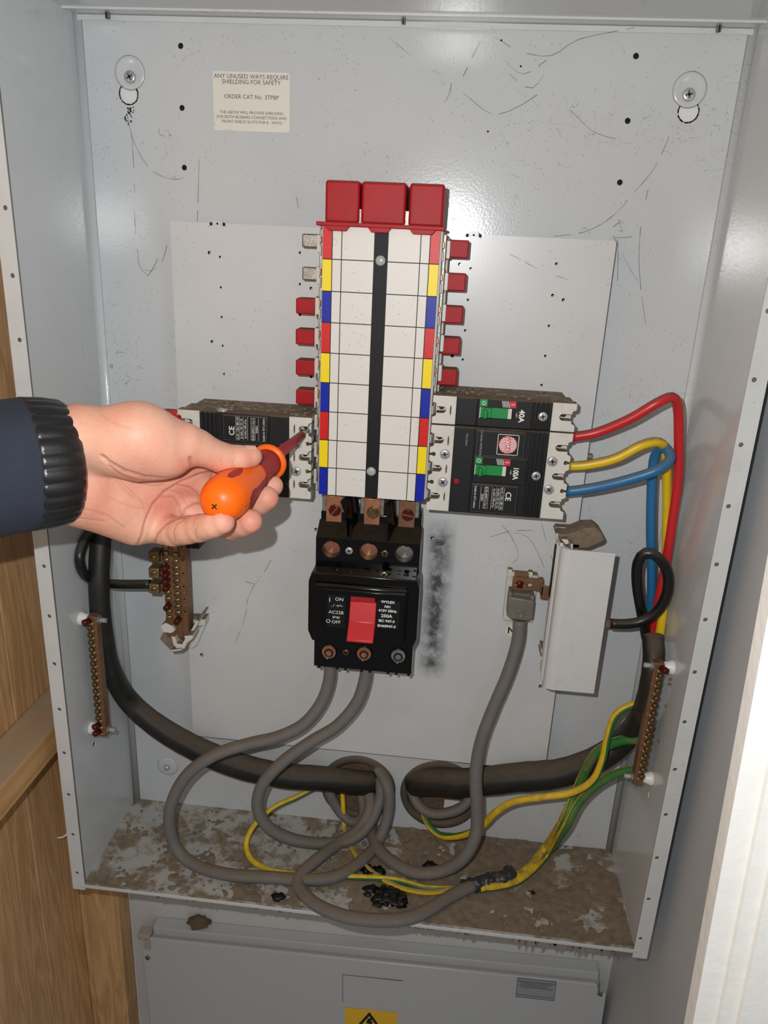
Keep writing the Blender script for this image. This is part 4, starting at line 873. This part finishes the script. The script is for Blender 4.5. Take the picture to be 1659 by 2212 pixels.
# ------------------------------------------------------------------ SCREWDRIVER
sd = thing('screwdriver', 'orange and red insulated screwdriver held in the hand, tip in the left breaker', 'screwdriver', at(664, 930, -.066))
Bt, Tp = at(483, 1078, -.250), at(664, 930, -.066); ax = (Tp-Bt).normalized(); Ln = (Tp-Bt).length
O = Bt-ax*.015
hd = MB().lathe(O, ax, [(0, .0006), (.0006, .0045), (.002, .0083), (.005, .0120), (.009, .0143), (.014, .0156), (.020, .0160), (.030, .0156), (.042, .0146), (.054, .0130), (.062, .0121)], 48).build('grip', 'orange', sd, ) if 0 else None
b = MB(); prof = [(0, .0006), (.0006, .0045), (.002, .0083), (.005, .0120), (.009, .0143), (.014, .0156), (.020, .0160), (.030, .0156), (.042, .0146), (.054, .0132), (.064, .0121), (.068, .0116)]
pd = [(t, float(np.interp(t, [q_[0] for q_ in prof], [q_[1] for q_ in prof]))) for t in sorted(set([q_[0] for q_ in prof]+[.009+.0012*i for i in range(50)])) if t <= .068]
def inpoly(x, y, P_):
    r_ = False
    for (x0, y0), (x1, y1) in zip(P_, P_[1:]+P_[:1]):
        if (y0 > y) != (y1 > y) and x < (x1-x0)*(y-y0)/(y1-y0)+x0: r_ = not r_
    return r_
b.lathe(O, ax, pd, 140)
for f in b.bm.faces:
    c = f.calc_center_median(); x_, y_ = proj(c); v = c-O; v -= ax*v.dot(ax)
    if v.dot(FWD) > .010: continue
    if ((x_-508)/17)**2+((y_-1022-(508-x_)*.35)/8)**2 < 1 or inpoly(x_, y_, [(538,1100),(541,1077),(545,1062),(562,1045),(585,1015),(600,1020),(575,1070),(560,1110)]): f.material_index = 1
bmesh.ops.recalc_face_normals(b.bm, faces=b.bm.faces[:])
b.build('grip', ['orange', 'redgrip'], sd)
MB().lathe(O, ax, [(.064, .0126), (.069, .0118), (.078, .0108), (.090, .0110), (.1005, .0112)], 40).build('neck', 'redgrip', sd)
MB().lathe(O, ax, [(.0980, .0108), (.0984, .0132), (.0996, .0142), (.1012, .0143), (.1024, .0134), (.1028, .0100)], 48).build('guard_ring', 'orange', sd)
MB().lathe(O, ax, [(.1020, .0062), (.108, .0052), (.125, .0046), (.150, .0042), (Ln-.002, .0036)], 24).build('shaft_sleeve', 'redgrip', sd)
MB().lathe(O, ax, [(Ln-.004, .0024), (Ln+.015, .0024)], 16).build('blade_tip', 'steel', sd)
# small cross hole in the butt
c_ = O+ax*.0012+RGT*-.003-UPV*.003
b = MB(); u = ax.orthogonal().normalized(); w_ = ax.cross(u)
for e, f_ in ((u, w_), (w_, u)): b.cyl(O-FWD*0+e*.0022+ax*.0002, O-e*.0022+ax*.0002, .0005, n=8)
b.build('hanging_slot', 'dark', sd)
# ------------------------------------------------------------------ HAND (one continuous surface from a blended distance field)
per = thing('person', 'open palmed left hand in navy sleeve and black ribbed cuff, holding the screwdriver', 'person', at(60, 1000, -.27))
def J(px, py, y, r): return (np.array(at(px, py, y/1000)), r/1000)
cap_palm = [
 (J(60,962,-284,20), J(165,946,-262,20)), (J(60,1050,-284,20), J(165,1056,-262,20.5)), (J(60,1006,-282,20), J(165,1000,-256,20)),
 (J(175,950,-256,18), J(430,992,-211,10.5)), (J(175,985,-252,18), J(428,1040,-207,10.5)), (J(175,1020,-252,18), J(388,1092,-212,10.8)), (J(178,1062,-256,18), J(330,1134,-224,11)),
 (J(185,1075,-257,19), J(292,1128,-237,15.5)), (J(190,948,-262,19), J(300,942,-258,20)), (J(292,946,-258,20.5), J(345,972,-252,17)), (J(300,985,-254,16), J(372,985,-246,12)),
 (J(250,960,-262,18), J(330,950,-254,18)), (J(250,1080,-246,14), J(330,1090,-226,11))]
fingers = [
 [J(300,942,-256,17.5), J(398,958,-244,13.2), J(425,966,-238,11.6), J(478,989,-227,10.0), J(515,990,-221,8.6), J(543,986,-216,7.4)],
 [J(425,990,-208,10.5), J(505,1028,-186,9.6), J(555,1046,-180,9), J(588,1050,-182,8.2)],
 [J(425,1040,-206,10.8), J(500,1084,-196,9.8), J(548,1092,-200,9.2), J(576,1076,-208,8.6)],
 [J(385,1092,-212,11), J(450,1124,-212,9.8), J(500,1136,-224,9.2), J(540,1126,-236,8.4)],
 [J(328,1134,-224,11), J(374,1148,-238,9.9), J(430,1141,-252,9.0), J(481,1127,-261,7.9)]]
allp = [p for c in cap_palm for p in c]+[p for f in fingers for p in f]
lo = np.min([p[0]-p[1] for p in allp], 0)-.004; hi = np.max([p[0]+p[1] for p in allp], 0)+.004
h = .00095; dim = np.ceil((hi-lo)/h).astype(int)+1
gx, gy, gz = [(lo[i]+h*np.arange(dim[i])).astype(np.float32) for i in range(3)]
def field(): return np.full(dim, .03, np.float32)
def capd(D_, a_, b_, k):
    (pa, ra), (pb, rb) = a_, b_; pad = .014
    l_ = np.minimum(pa-ra, pb-rb)-pad; u_ = np.maximum(pa+ra, pb+rb)+pad
    i0 = np.clip(((l_-lo)/h).astype(int), 0, dim); i1 = np.clip(((u_-lo)/h).astype(int)+1, 0, dim); sl = tuple(slice(i0[i], i1[i]) for i in range(3))
    X, Y, Z = gx[sl[0]][:, None, None], gy[sl[1]][None, :, None], gz[sl[2]][None, None, :]
    ba = pb-pa; t = ((X-pa[0])*ba[0]+(Y-pa[1])*ba[1]+(Z-pa[2])*ba[2])/np.dot(ba, ba); t = np.clip(t, 0, 1)
    d_ = np.sqrt((X-pa[0]-t*ba[0])**2+(Y-pa[1]-t*ba[1])**2+(Z-pa[2]-t*ba[2])**2)-(ra+(rb-ra)*t)
    D_[sl] = smin(D_[sl], d_, k)
def smin(a_, b_, k):
    hh = np.clip(.5+.5*(b_-a_)/k, 0, 1); return b_*(1-hh)+a_*hh-k*hh*(1-hh)
palm = field()
for a_, b_ in cap_palm: capd(palm, a_, b_, .008)
tot = None
for fi, f in enumerate(fingers):
    Fd = field()
    for a_, b_ in zip(f, f[1:]): capd(Fd, a_, b_, .003)
    if fi:   # soft pads on the palm side of each phalanx
        for a_, b_ in zip(f, f[1:]):
            mid = (a_[0]+b_[0])/2; off = np.array([-.0002, -.0016, 0]); q0 = a_[0]*.62+b_[0]*.38+off; q1 = a_[0]*.38+b_[0]*.62+off; rr_ = (a_[1]+b_[1])/2*.98
            capd(Fd, (q0, rr_), (q1, rr_), .0025)
    U = smin(palm, Fd, .005 if fi else .007); tot = U if tot is None else smin(tot, U, .0012)
# keep clear of the grip so the fingers close on its surface
Xg = np.stack(np.meshgrid(gx, gy, gz, indexing='ij'), -1)-np.array(O, np.float32); axn = np.array(ax, np.float32); tt = Xg@axn
rad = np.sqrt(np.maximum(0, (Xg**2).sum(-1)-tt*tt)); rp = np.interp(tt, [p_[0] for p_ in prof]+[.078, .1], [p_[1] for p_ in prof]+[.0108, .0112]).astype(np.float32)
dg = np.where(tt < 0, .05, rad-rp); dg = np.where(tt > .1, .05, dg).astype(np.float32); tot = np.maximum(tot, -(dg-.00015)); del Xg, rad, rp, dg
def surface_nets(V):
    ins = V < 0; nx, ny, nz = V.shape; S_ = np.zeros((nx-1, ny-1, nz-1, 3), np.float32); cnt = np.zeros((nx-1, ny-1, nz-1), np.float32)
    for ax_ in range(3):
        o1, o2 = [q for q in range(3) if q != ax_]
        for u in (0, 1):
            for v_ in (0, 1):
                s0 = [slice(0, -1)]*3; s1 = [slice(0, -1)]*3; s0[o1] = s1[o1] = slice(u, None if u else -1); s0[o2] = s1[o2] = slice(v_, None if v_ else -1); s1[ax_] = slice(1, None); s0[ax_] = slice(0, -1)
                A_, B_ = V[tuple(s0)], V[tuple(s1)]; m_ = (A_ < 0) != (B_ < 0); t = np.where(m_, A_/(A_-B_+1e-20), 0)
                S_[..., ax_] += t*m_; S_[..., o1] += u*m_; S_[..., o2] += v_*m_; cnt += m_
    m_ = cnt > 0; idx = -np.ones(cnt.shape, np.int64); idx[m_] = np.arange(m_.sum()); ijk = np.argwhere(m_); P_ = ijk+S_[m_]/cnt[m_][:, None]; Q = []
    for ax_ in range(3):
        o1, o2 = [(1, 2), (2, 0), (0, 1)][ax_]; s0 = [slice(None)]*3; s1 = [slice(None)]*3; s0[ax_] = slice(0, -1); s1[ax_] = slice(1, None)
        A_, B_ = ins[tuple(s0)], ins[tuple(s1)]; e = np.argwhere(A_ != B_); e = e[(e[:, o1] > 0) & (e[:, o2] > 0) & (e[:, o1] < V.shape[o1]-1) & (e[:, o2] < V.shape[o2]-1)]
        flip = A_[tuple(e.T)]; c = []
        for u, v_ in ((1, 1), (0, 1), (0, 0), (1, 0)):
            q_ = e.copy(); q_[:, o1] -= u; q_[:, o2] -= v_; c.append(idx[tuple(q_.T)])
        c = np.stack(c, 1); c[~flip] = c[~flip][:, ::-1]; Q.append(c)
    return P_, np.concatenate(Q)
Vp, Fq = surface_nets(tot); Vp = lo+Vp*h
me = bpy.data.meshes.new('hand'); me.from_pydata(Vp.tolist(), [], Fq.tolist()); me.update()
for _ in range(1):
    bm = bmesh.new(); bm.from_mesh(me); bmesh.ops.smooth_vert(bm, verts=bm.verts, factor=.5, use_axis_x=True, use_axis_y=True, use_axis_z=True); bmesh.ops.recalc_face_normals(bm, faces=bm.faces[:]); bm.to_mesh(me); bm.free()
n = len(me.vertices); co = np.empty(n*3); me.vertices.foreach_get('co', co); co = co.reshape(-1, 3); no = np.array([v.normal[:] for v in me.vertices])
Rm = np.array([RGT, UPV, FWD]); vc = (co-np.array(CAM))@Rm.T; UX = 829.5+F*vc[:, 0]/vc[:, 2]; UY = 1106-F*vc[:, 1]/vc[:, 2]
facing = np.clip(-(no@np.array(FWD))*2, 0, 1)
def zz(P_): return [(x*.4219, 820+y*.4219) for x, y in P_]
creases = [   # (points read off the zoomed photograph, width px, depth mm, lo y, hi y)
 (zz([(522,392),(560,425),(640,470),(740,500),(850,508),(930,495),(985,450),(975,405)]), 3.6, 1.8),
 (zz([(560,440),(620,490),(700,515),(790,520),(880,512)]), 2.4, .7), (zz([(590,470),(680,520),(780,545),(840,540)]), 2.0, .5),
 (zz([(695,862),(725,800),(745,720),(780,640),(840,575),(930,520),(1020,485),(1090,470)]), 2.6, .9),
 (zz([(785,855),(805,790),(850,735),(910,708),(950,705)]), 2.4, .9), (zz([(930,700),(950,660),(990,635),(1035,625)]), 2.4, .8),
 (zz([(905,540),(970,550),(1015,585),(1020,640)]), 2.0, .6), (zz([(830,600),(890,600),(925,650),(925,700)]), 2.0, .5),
 (zz([(895,830),(885,780),(905,735),(945,715)]), 1.8, .5), (zz([(1015,835),(997,790),(1010,745)]), 1.6, .4), (zz([(1090,470),(1080,510),(1060,540)]), 2.0, .6),
 (zz([(1140,450),(1130,420),(1145,395)]), 1.6, .25), (zz([(1200,452),(1192,430),(1198,410)]), 1.4, .2),
 (zz([(390,660),(470,670),(560,700),(640,760)]), 2.2, .35), (zz([(380,710),(450,715),(530,725)]), 2.0, .35), (zz([(560,600),(640,640),(720,660),(760,650)]), 2.2, .3), (zz([(600,520),(680,600),(760,640)]), 2.0, .25), (zz([(575,480),(660,555),(730,620),(750,690)]), 1.8, .3), (zz([(400,640),(440,700),(450,750)]), 2.0, .3), (zz([(1060,800),(1050,780),(1060,765)]), 1.4, .2), (zz([(720,860),(745,830),(760,790)]), 1.6, .25), (zz([(860,560),(930,590),(960,640)]), 1.6, .3), (zz([(520,180),(600,230),(680,250)]), 3.5, .2)]
disp = np.zeros(n); cr = np.zeros(n)
for P_, w_, dp in creases:
    P_ = np.array(P_); best = np.full(n, 1e9)
    for a_, b_ in zip(P_, P_[1:]):
        ab = b_-a_; t = np.clip(((UX-a_[0])*ab[0]+(UY-a_[1])*ab[1])/(ab@ab), 0, 1); best = np.minimum(best, np.hypot(UX-a_[0]-t*ab[0], UY-a_[1]-t*ab[1]))
    g_ = np.exp(-(best/w_)**2)*facing; bul = np.exp(-((best-w_*2.6)/(w_*1.6))**2)*facing
    disp = np.minimum(disp, -g_*dp*.001)+bul*dp*.00016; cr = np.maximum(cr, g_*min(1, dp*1.2))
co = co+no*disp[:, None]; me.vertices.foreach_set('co', co.ravel())
flush = np.zeros(n)
for px, py, r_, a_ in ((300,1000,70,.35),(350,1092,38,.85),(400,1060,34,.6),(420,1115,30,.35),(495,1118,26,.8),(545,1128,30,.8),(590,1080,32,.8),(545,990,22,.5),(210,1090,50,.45),(395,1000,30,.5),(470,1010,30,.45),(250,900,40,.15)):
    flush = np.maximum(flush, a_*np.exp(-((UX-px)**2+(UY-py)**2)/(r_*r_)))
for nm, ar in (('flush', flush), ('crease', cr)):
    at_ = me.attributes.new(nm, 'FLOAT', 'POINT'); at_.data.foreach_set('value', ar.astype(np.float32))
link('hand', me, 'skin', per, True)
# thumb nail on the far upper side of the thumb
tip, ip = fingers[0][-1][0], fingers[0][-2][0]; dirT = Vector(tip-ip).normalized(); up_ = (UPV*1.0-FWD*.12); up_ = (up_-dirT*up_.dot(dirT)).normalized(); sd_ = dirT.cross(up_)
b = MB(); base = Vector(tip)-dirT*.003; vv = []; NU, NV = 8, 8
for i in range(NU+1):
    for j in range(NV+1):
        a_ = (j/NV-.5)*1.7; s_ = (i/NU-.5)*.013*(1-.18*abs(a_)**2); r0_ = .0079+(.0004 if 1 else 0)-.0022*max(0, i/NU-.5)
        vv.append(base+dirT*s_+up_*math.cos(a_)*r0_+sd_*math.sin(a_)*r0_)
b._add(vv, [(i*(NV+1)+j, i*(NV+1)+j+1, (i+1)*(NV+1)+j+1, (i+1)*(NV+1)+j) for i in range(NU) for j in range(NV)], True); b.build('thumb_nail', 'nail', per)
# ribbed cuff and sleeve
def tube_e(name, secs, mts, ribs=0, amp=0, n=240):
    bm = bmesh.new(); rings = []
    for c, A_, B_, k in secs:
        rings.append([bm.verts.new(c+A_*math.cos(t)*(1+rib/ A_.length)+B_*math.sin(t)*(1+rib/B_.length)) for t, rib in [(i*math.tau/n, k*amp*(abs(math.cos(ribs*i*math.pi/n))**.6*1.0-.5) if ribs else 0) for i in range(n)]])
    for r0_, r1_ in zip(rings, rings[1:]):
        for i in range(n): bm.faces.new((r0_[i], r0_[(i+1) % n], r1_[(i+1) % n], r1_[i])).smooth = True
    bmesh.ops.recalc_face_normals(bm, faces=bm.faces[:]); me_ = bpy.data.meshes.new(name); bm.to_mesh(me_); bm.free(); return link(name, me_, mts, per)
c0, c1 = at(46, 1004, -.285), at(146, 996, -.264); da = (c1-c0).normalized(); hv = (UPV-da*UPV.dot(da)).normalized(); dv = da.cross(hv)
def sec(t, rh, rd, k): return (c0.lerp(c1, t), hv*rh, dv*rd, k)
tube_e('ribbed_cuff', [sec(.06, .0305, .026, 0), sec(.0, .0345, .0290, 0), sec(-.01, .0385, .0325, .4), sec(.03, .0402, .0345, .8), sec(.12, .0412, .0352, 1), sec(.5, .0408, .0348, 1), sec(.86, .0392, .0335, 1), sec(.96, .0378, .032, .8), sec(1.0, .0355, .0300, .4), sec(.99, .0325, .0270, 0), sec(.90, .0300, .0250, 0)], 'cuff', 28, .0013)
s0 = at(-260, 1050, -.34); s0 = c0+(s0-c0)*2.6; ds = (c0.lerp(c1, .15)-s0); secs = [(s0, hv*.002, dv*.002, 0)]
for i in range(50):
    t = i/49; c = s0+ds*t; w_ = noise.noise(c*40)*.0012; rr_ = .0415+.006*(1-t)+w_
    secs.append((c, hv*rr_, dv*(rr_*.84), 0))
secs.append((s0+ds*1.0, hv*.033, dv*.028, 0)); tube_e('sleeve', secs, 'navy', n=80)
# ------------------------------------------------------------------ LOWER ENCLOSURE
E0, E1 = at(336, 1979, .0118), at(1288, 2075, .0118); TH = -math.atan2(E1.z-E0.z, E1.x-E0.x)      # it hangs slightly out of level
le = thing('lower_enclosure', 'closed grey enclosure on the white wall under the open cabinet', 'enclosure', (-.298, -.01, E0.z))
le.rotation_euler = (0, TH, 0)
def atl(px, py, y):
    v = at(px, py, y); dx_, dz_ = v.x+.298, v.z-E0.z; c_, s_ = math.cos(-TH), math.sin(-TH)
    return Vector((-.298+dx_*c_+dz_*s_, y, E0.z-dx_*s_+dz_*c_))
yf = atz(336, 2004, E0.z).y; zg_ = at(336, 2018, yf).z; yl = yf-.008; zl_ = at(336, 2029, yl).z
MB().box(-.298, .2590, yf, .0118, -1.05, E0.z, .0012).build('body', 'encl', le)
MB().box(-.299, .2600, yf-.0035, yf+.0005, -1.05, zg_, .0008).build('gasket_step', 'enclcorner', le)
lid = MB().prism([(-.3120, -1.05), (.2690, -1.05), (.2690, zl_-.0150), (.2600, zl_-.0150), (.2580, zl_-.004), (.2560, zl_), (-.3120, zl_)], yl+.0045, yl, .0016).build('lid', 'encl', le)
MB().box(-.3150, -.2990, yl-.002, .0, zl_-.001, E0.z-.004, .0015).build('hinge_corner', 'enclcorner', le)
MB().box(-.3070, -.2990, yl-.0028, yl+.002, zl_-.016, zl_-.002, .0008).build('hinge_corner', 'enclcorner', le)
for px, py in ((319,2069),(1296,2147)):
    p = atl(px, py, yl-.0005); screw('lid_screw', p.x, p.z, yl-.0002, .0032, 'lug', lid, False)
A, B = atl(740, 2105, yl-.0005), atl(868, 2180, yl-.0005); plate('blank_label', rrect(A.x, B.x, B.z+.001, A.z, .001), [], .0005, yl-.0003, 'encl', lid)
b = MB(); 
for r_ in ((A.x, A.x+.0006, B.z+.001, A.z), (A.x, B.x, A.z-.0005, A.z)): b.box(r_[0], r_[1], yl-.0008, yl-.0002, r_[2], r_[3])
b.build('label_edge', 'print_grey', lid)
A, B = atl(1118, 2112, yl-.0005), atl(1197, 2162, yl-.0005)
dp = plate('rating_plate', rect(A.x, B.x, B.z, A.z), [], .0004, yl-.0003, 'print_dim', lid)
b = MB(); q_ = .0006
for r_ in ((A.x, A.x+q_, B.z, A.z), (B.x-q_, B.x, B.z, A.z), (A.x, B.x, A.z-q_, A.z), (A.x, B.x, B.z, B.z+q_), (A.x, B.x, A.z-.0045, A.z-.0040), (A.x, B.x, B.z+.0040, B.z+.0045)): b.box(r_[0], r_[1], yl-.0008, yl-.0005, r_[2], r_[3])
for i in range(4):
    z = A.z-.0062-i*.0026; b.box(A.x+.002+.003*(i % 2), B.x-.003-.004*(i % 3), yl-.0007, yl-.0005, z-.0004, z+.0004)
b.build('plate_print', 'print_grey', lid)
A, B = atl(745, 2176, yl-.0005), atl(855, 2290, yl-.0005)
ys = plate('warning_sign', rect(A.x, B.x, B.z, A.z), [], .0005, yl-.0003, 'yellowsign', lid)
ap = atl(798, 2186, yl-.0005); ht = .034; hw = .020
tri = [(ap.x-hw, ap.z-ht), (ap.x+hw, ap.z-ht), (ap.x, ap.z)]; inn = [(ap.x-hw*.72, ap.z-ht+.0032), (ap.x+hw*.72, ap.z-ht+.0032), (ap.x, ap.z-.0068)]
plate('warning_triangle', tri, [inn], .0003, yl-.0007, 'print_black', ys and lid)
b = MB(); b.prism([(ap.x-.002, ap.z-.012), (ap.x+.0045, ap.z-.009), (ap.x+.002, ap.z-.016), (ap.x+.005, ap.z-.016), (ap.x-.001, ap.z-.029), (ap.x, ap.z-.020), (ap.x-.004, ap.z-.020)], yl-.0004, yl-.0008); b.build('bolt_symbol', 'print_black', lid)
# clay nest on top of the enclosure
c = atz(429, 2000, E0.z); b = MB(); b.blob((c.x, c.y+.001, E0.z+.0055), .0105, 3, .35, 70, 3, (1.35, .9, .75)); o = b.build('clay_nest', 'clay'); tag(o, 'brown clay insect nest on top edge of the lower enclosure', 'nest')
c = at(66, 1780, 0)
tube('white_twine', [atx(152, 1783, -.365), atx(146, 1800, -.368), atx(136, 1808, -.372), atx(124, 1810, -.378)], .0011, 'nylon'); tag(bpy.data.objects['white_twine'], 'scrap of white twine poking out behind the left flange', 'twine')
# ------------------------------------------------------------------ COBWEBS (hung just off the back panel)
def web(label, strands, y=-.003):
    b = MB()
    for P_ in strands:
        Q_ = smooth_path([at(x, y_, y-.001*random.random()) for x, y_ in P_], .006)
        for p_, q2 in zip(Q_, Q_[1:]):
            if random.random() < .72: b.cyl(p_, q2+(q2-p_)*.05, random.uniform(.00008, .00022), n=4, cap=False)
    tag(b.build('cobweb', 'web'), label, 'cobweb', 'cobwebs in the cabinet', 'stuff')
web('cobweb strands hanging from the left keyhole', [[(274,245),(284,290),(300,330),(330,370),(370,387),(394,385)], [(284,290),(290,380),(291,470),(298,550),(302,575),(325,585),(350,565),(360,530)], [(302,575),(320,595),(340,560)]])
web('cobweb strand dropping to the plate corner under the sticker', [[(430,345),(428,420),(426,500),(432,520),(470,527),(530,528)], [(430,520),(432,500),(450,492)], [(640,425),(644,450),(640,470)]])
web('cobweb triangle running from the right keyhole to the plate', [[(1458,262),(1437,315),(1410,368),(1370,415),(1325,465),(1265,500),(1180,512)], [(1410,368),(1395,430),(1384,490),(1380,560),(1386,640),(1395,700)], [(1325,510),(1350,560),(1375,605)], [(1330,515),(1335,530),(1333,640)], [(1250,502),(1262,492),(1275,500),(1262,508)], [(1340,480),(1325,490),(1345,500),(1335,475),(1350,485),(1340,505)], [(1325,512),(1350,513),(1378,508)]])
web('dusty cobweb below the top edge, right of the centre', [[(1220,225),(1245,250),(1275,280),(1310,295),(1350,303)], [(1000,165),(1050,80),(1120,110),(1190,120),(1250,85),(1370,60)], [(840,80),(900,130),(950,160),(975,180),(965,215)], [(1000,200),(1060,245),(1110,235),(1160,205)], [(1090,130),(1130,160),(1180,130)], [(1100,160),(1150,190),(1200,120)]])
web('tangled cobweb at the right shoulder of the red cap', [[(968,460),(975,485),(982,500),(992,505)], [(965,480),(978,470),(985,480),(975,492),(966,484),(978,474)], [(964,400),(966,440),(970,470)]], -.03)
web('cobweb strands under the right breaker', [[(1085,1135),(1105,1160),(1120,1200),(1108,1215)], [(1075,1145),(1110,1150),(1140,1160),(1160,1190),(1175,1225)], [(1060,1160),(1100,1148),(1150,1145)], [(1170,1130),(1180,1170),(1195,1215)]], -.023)
web('cobweb strands on the plate left of the main switch', [[(585,1210),(565,1245),(550,1262),(535,1295),(530,1330),(505,1400)], [(550,1262),(530,1256),(515,1256)], [(450,1275),(460,1290),(475,1300)]], -.0225)
web('cobweb strand across the right part of the plate', [[(1080,540),(1120,558),(1160,580),(1200,595),(1230,605)], [(1115,565),(1125,560)]], -.0225)
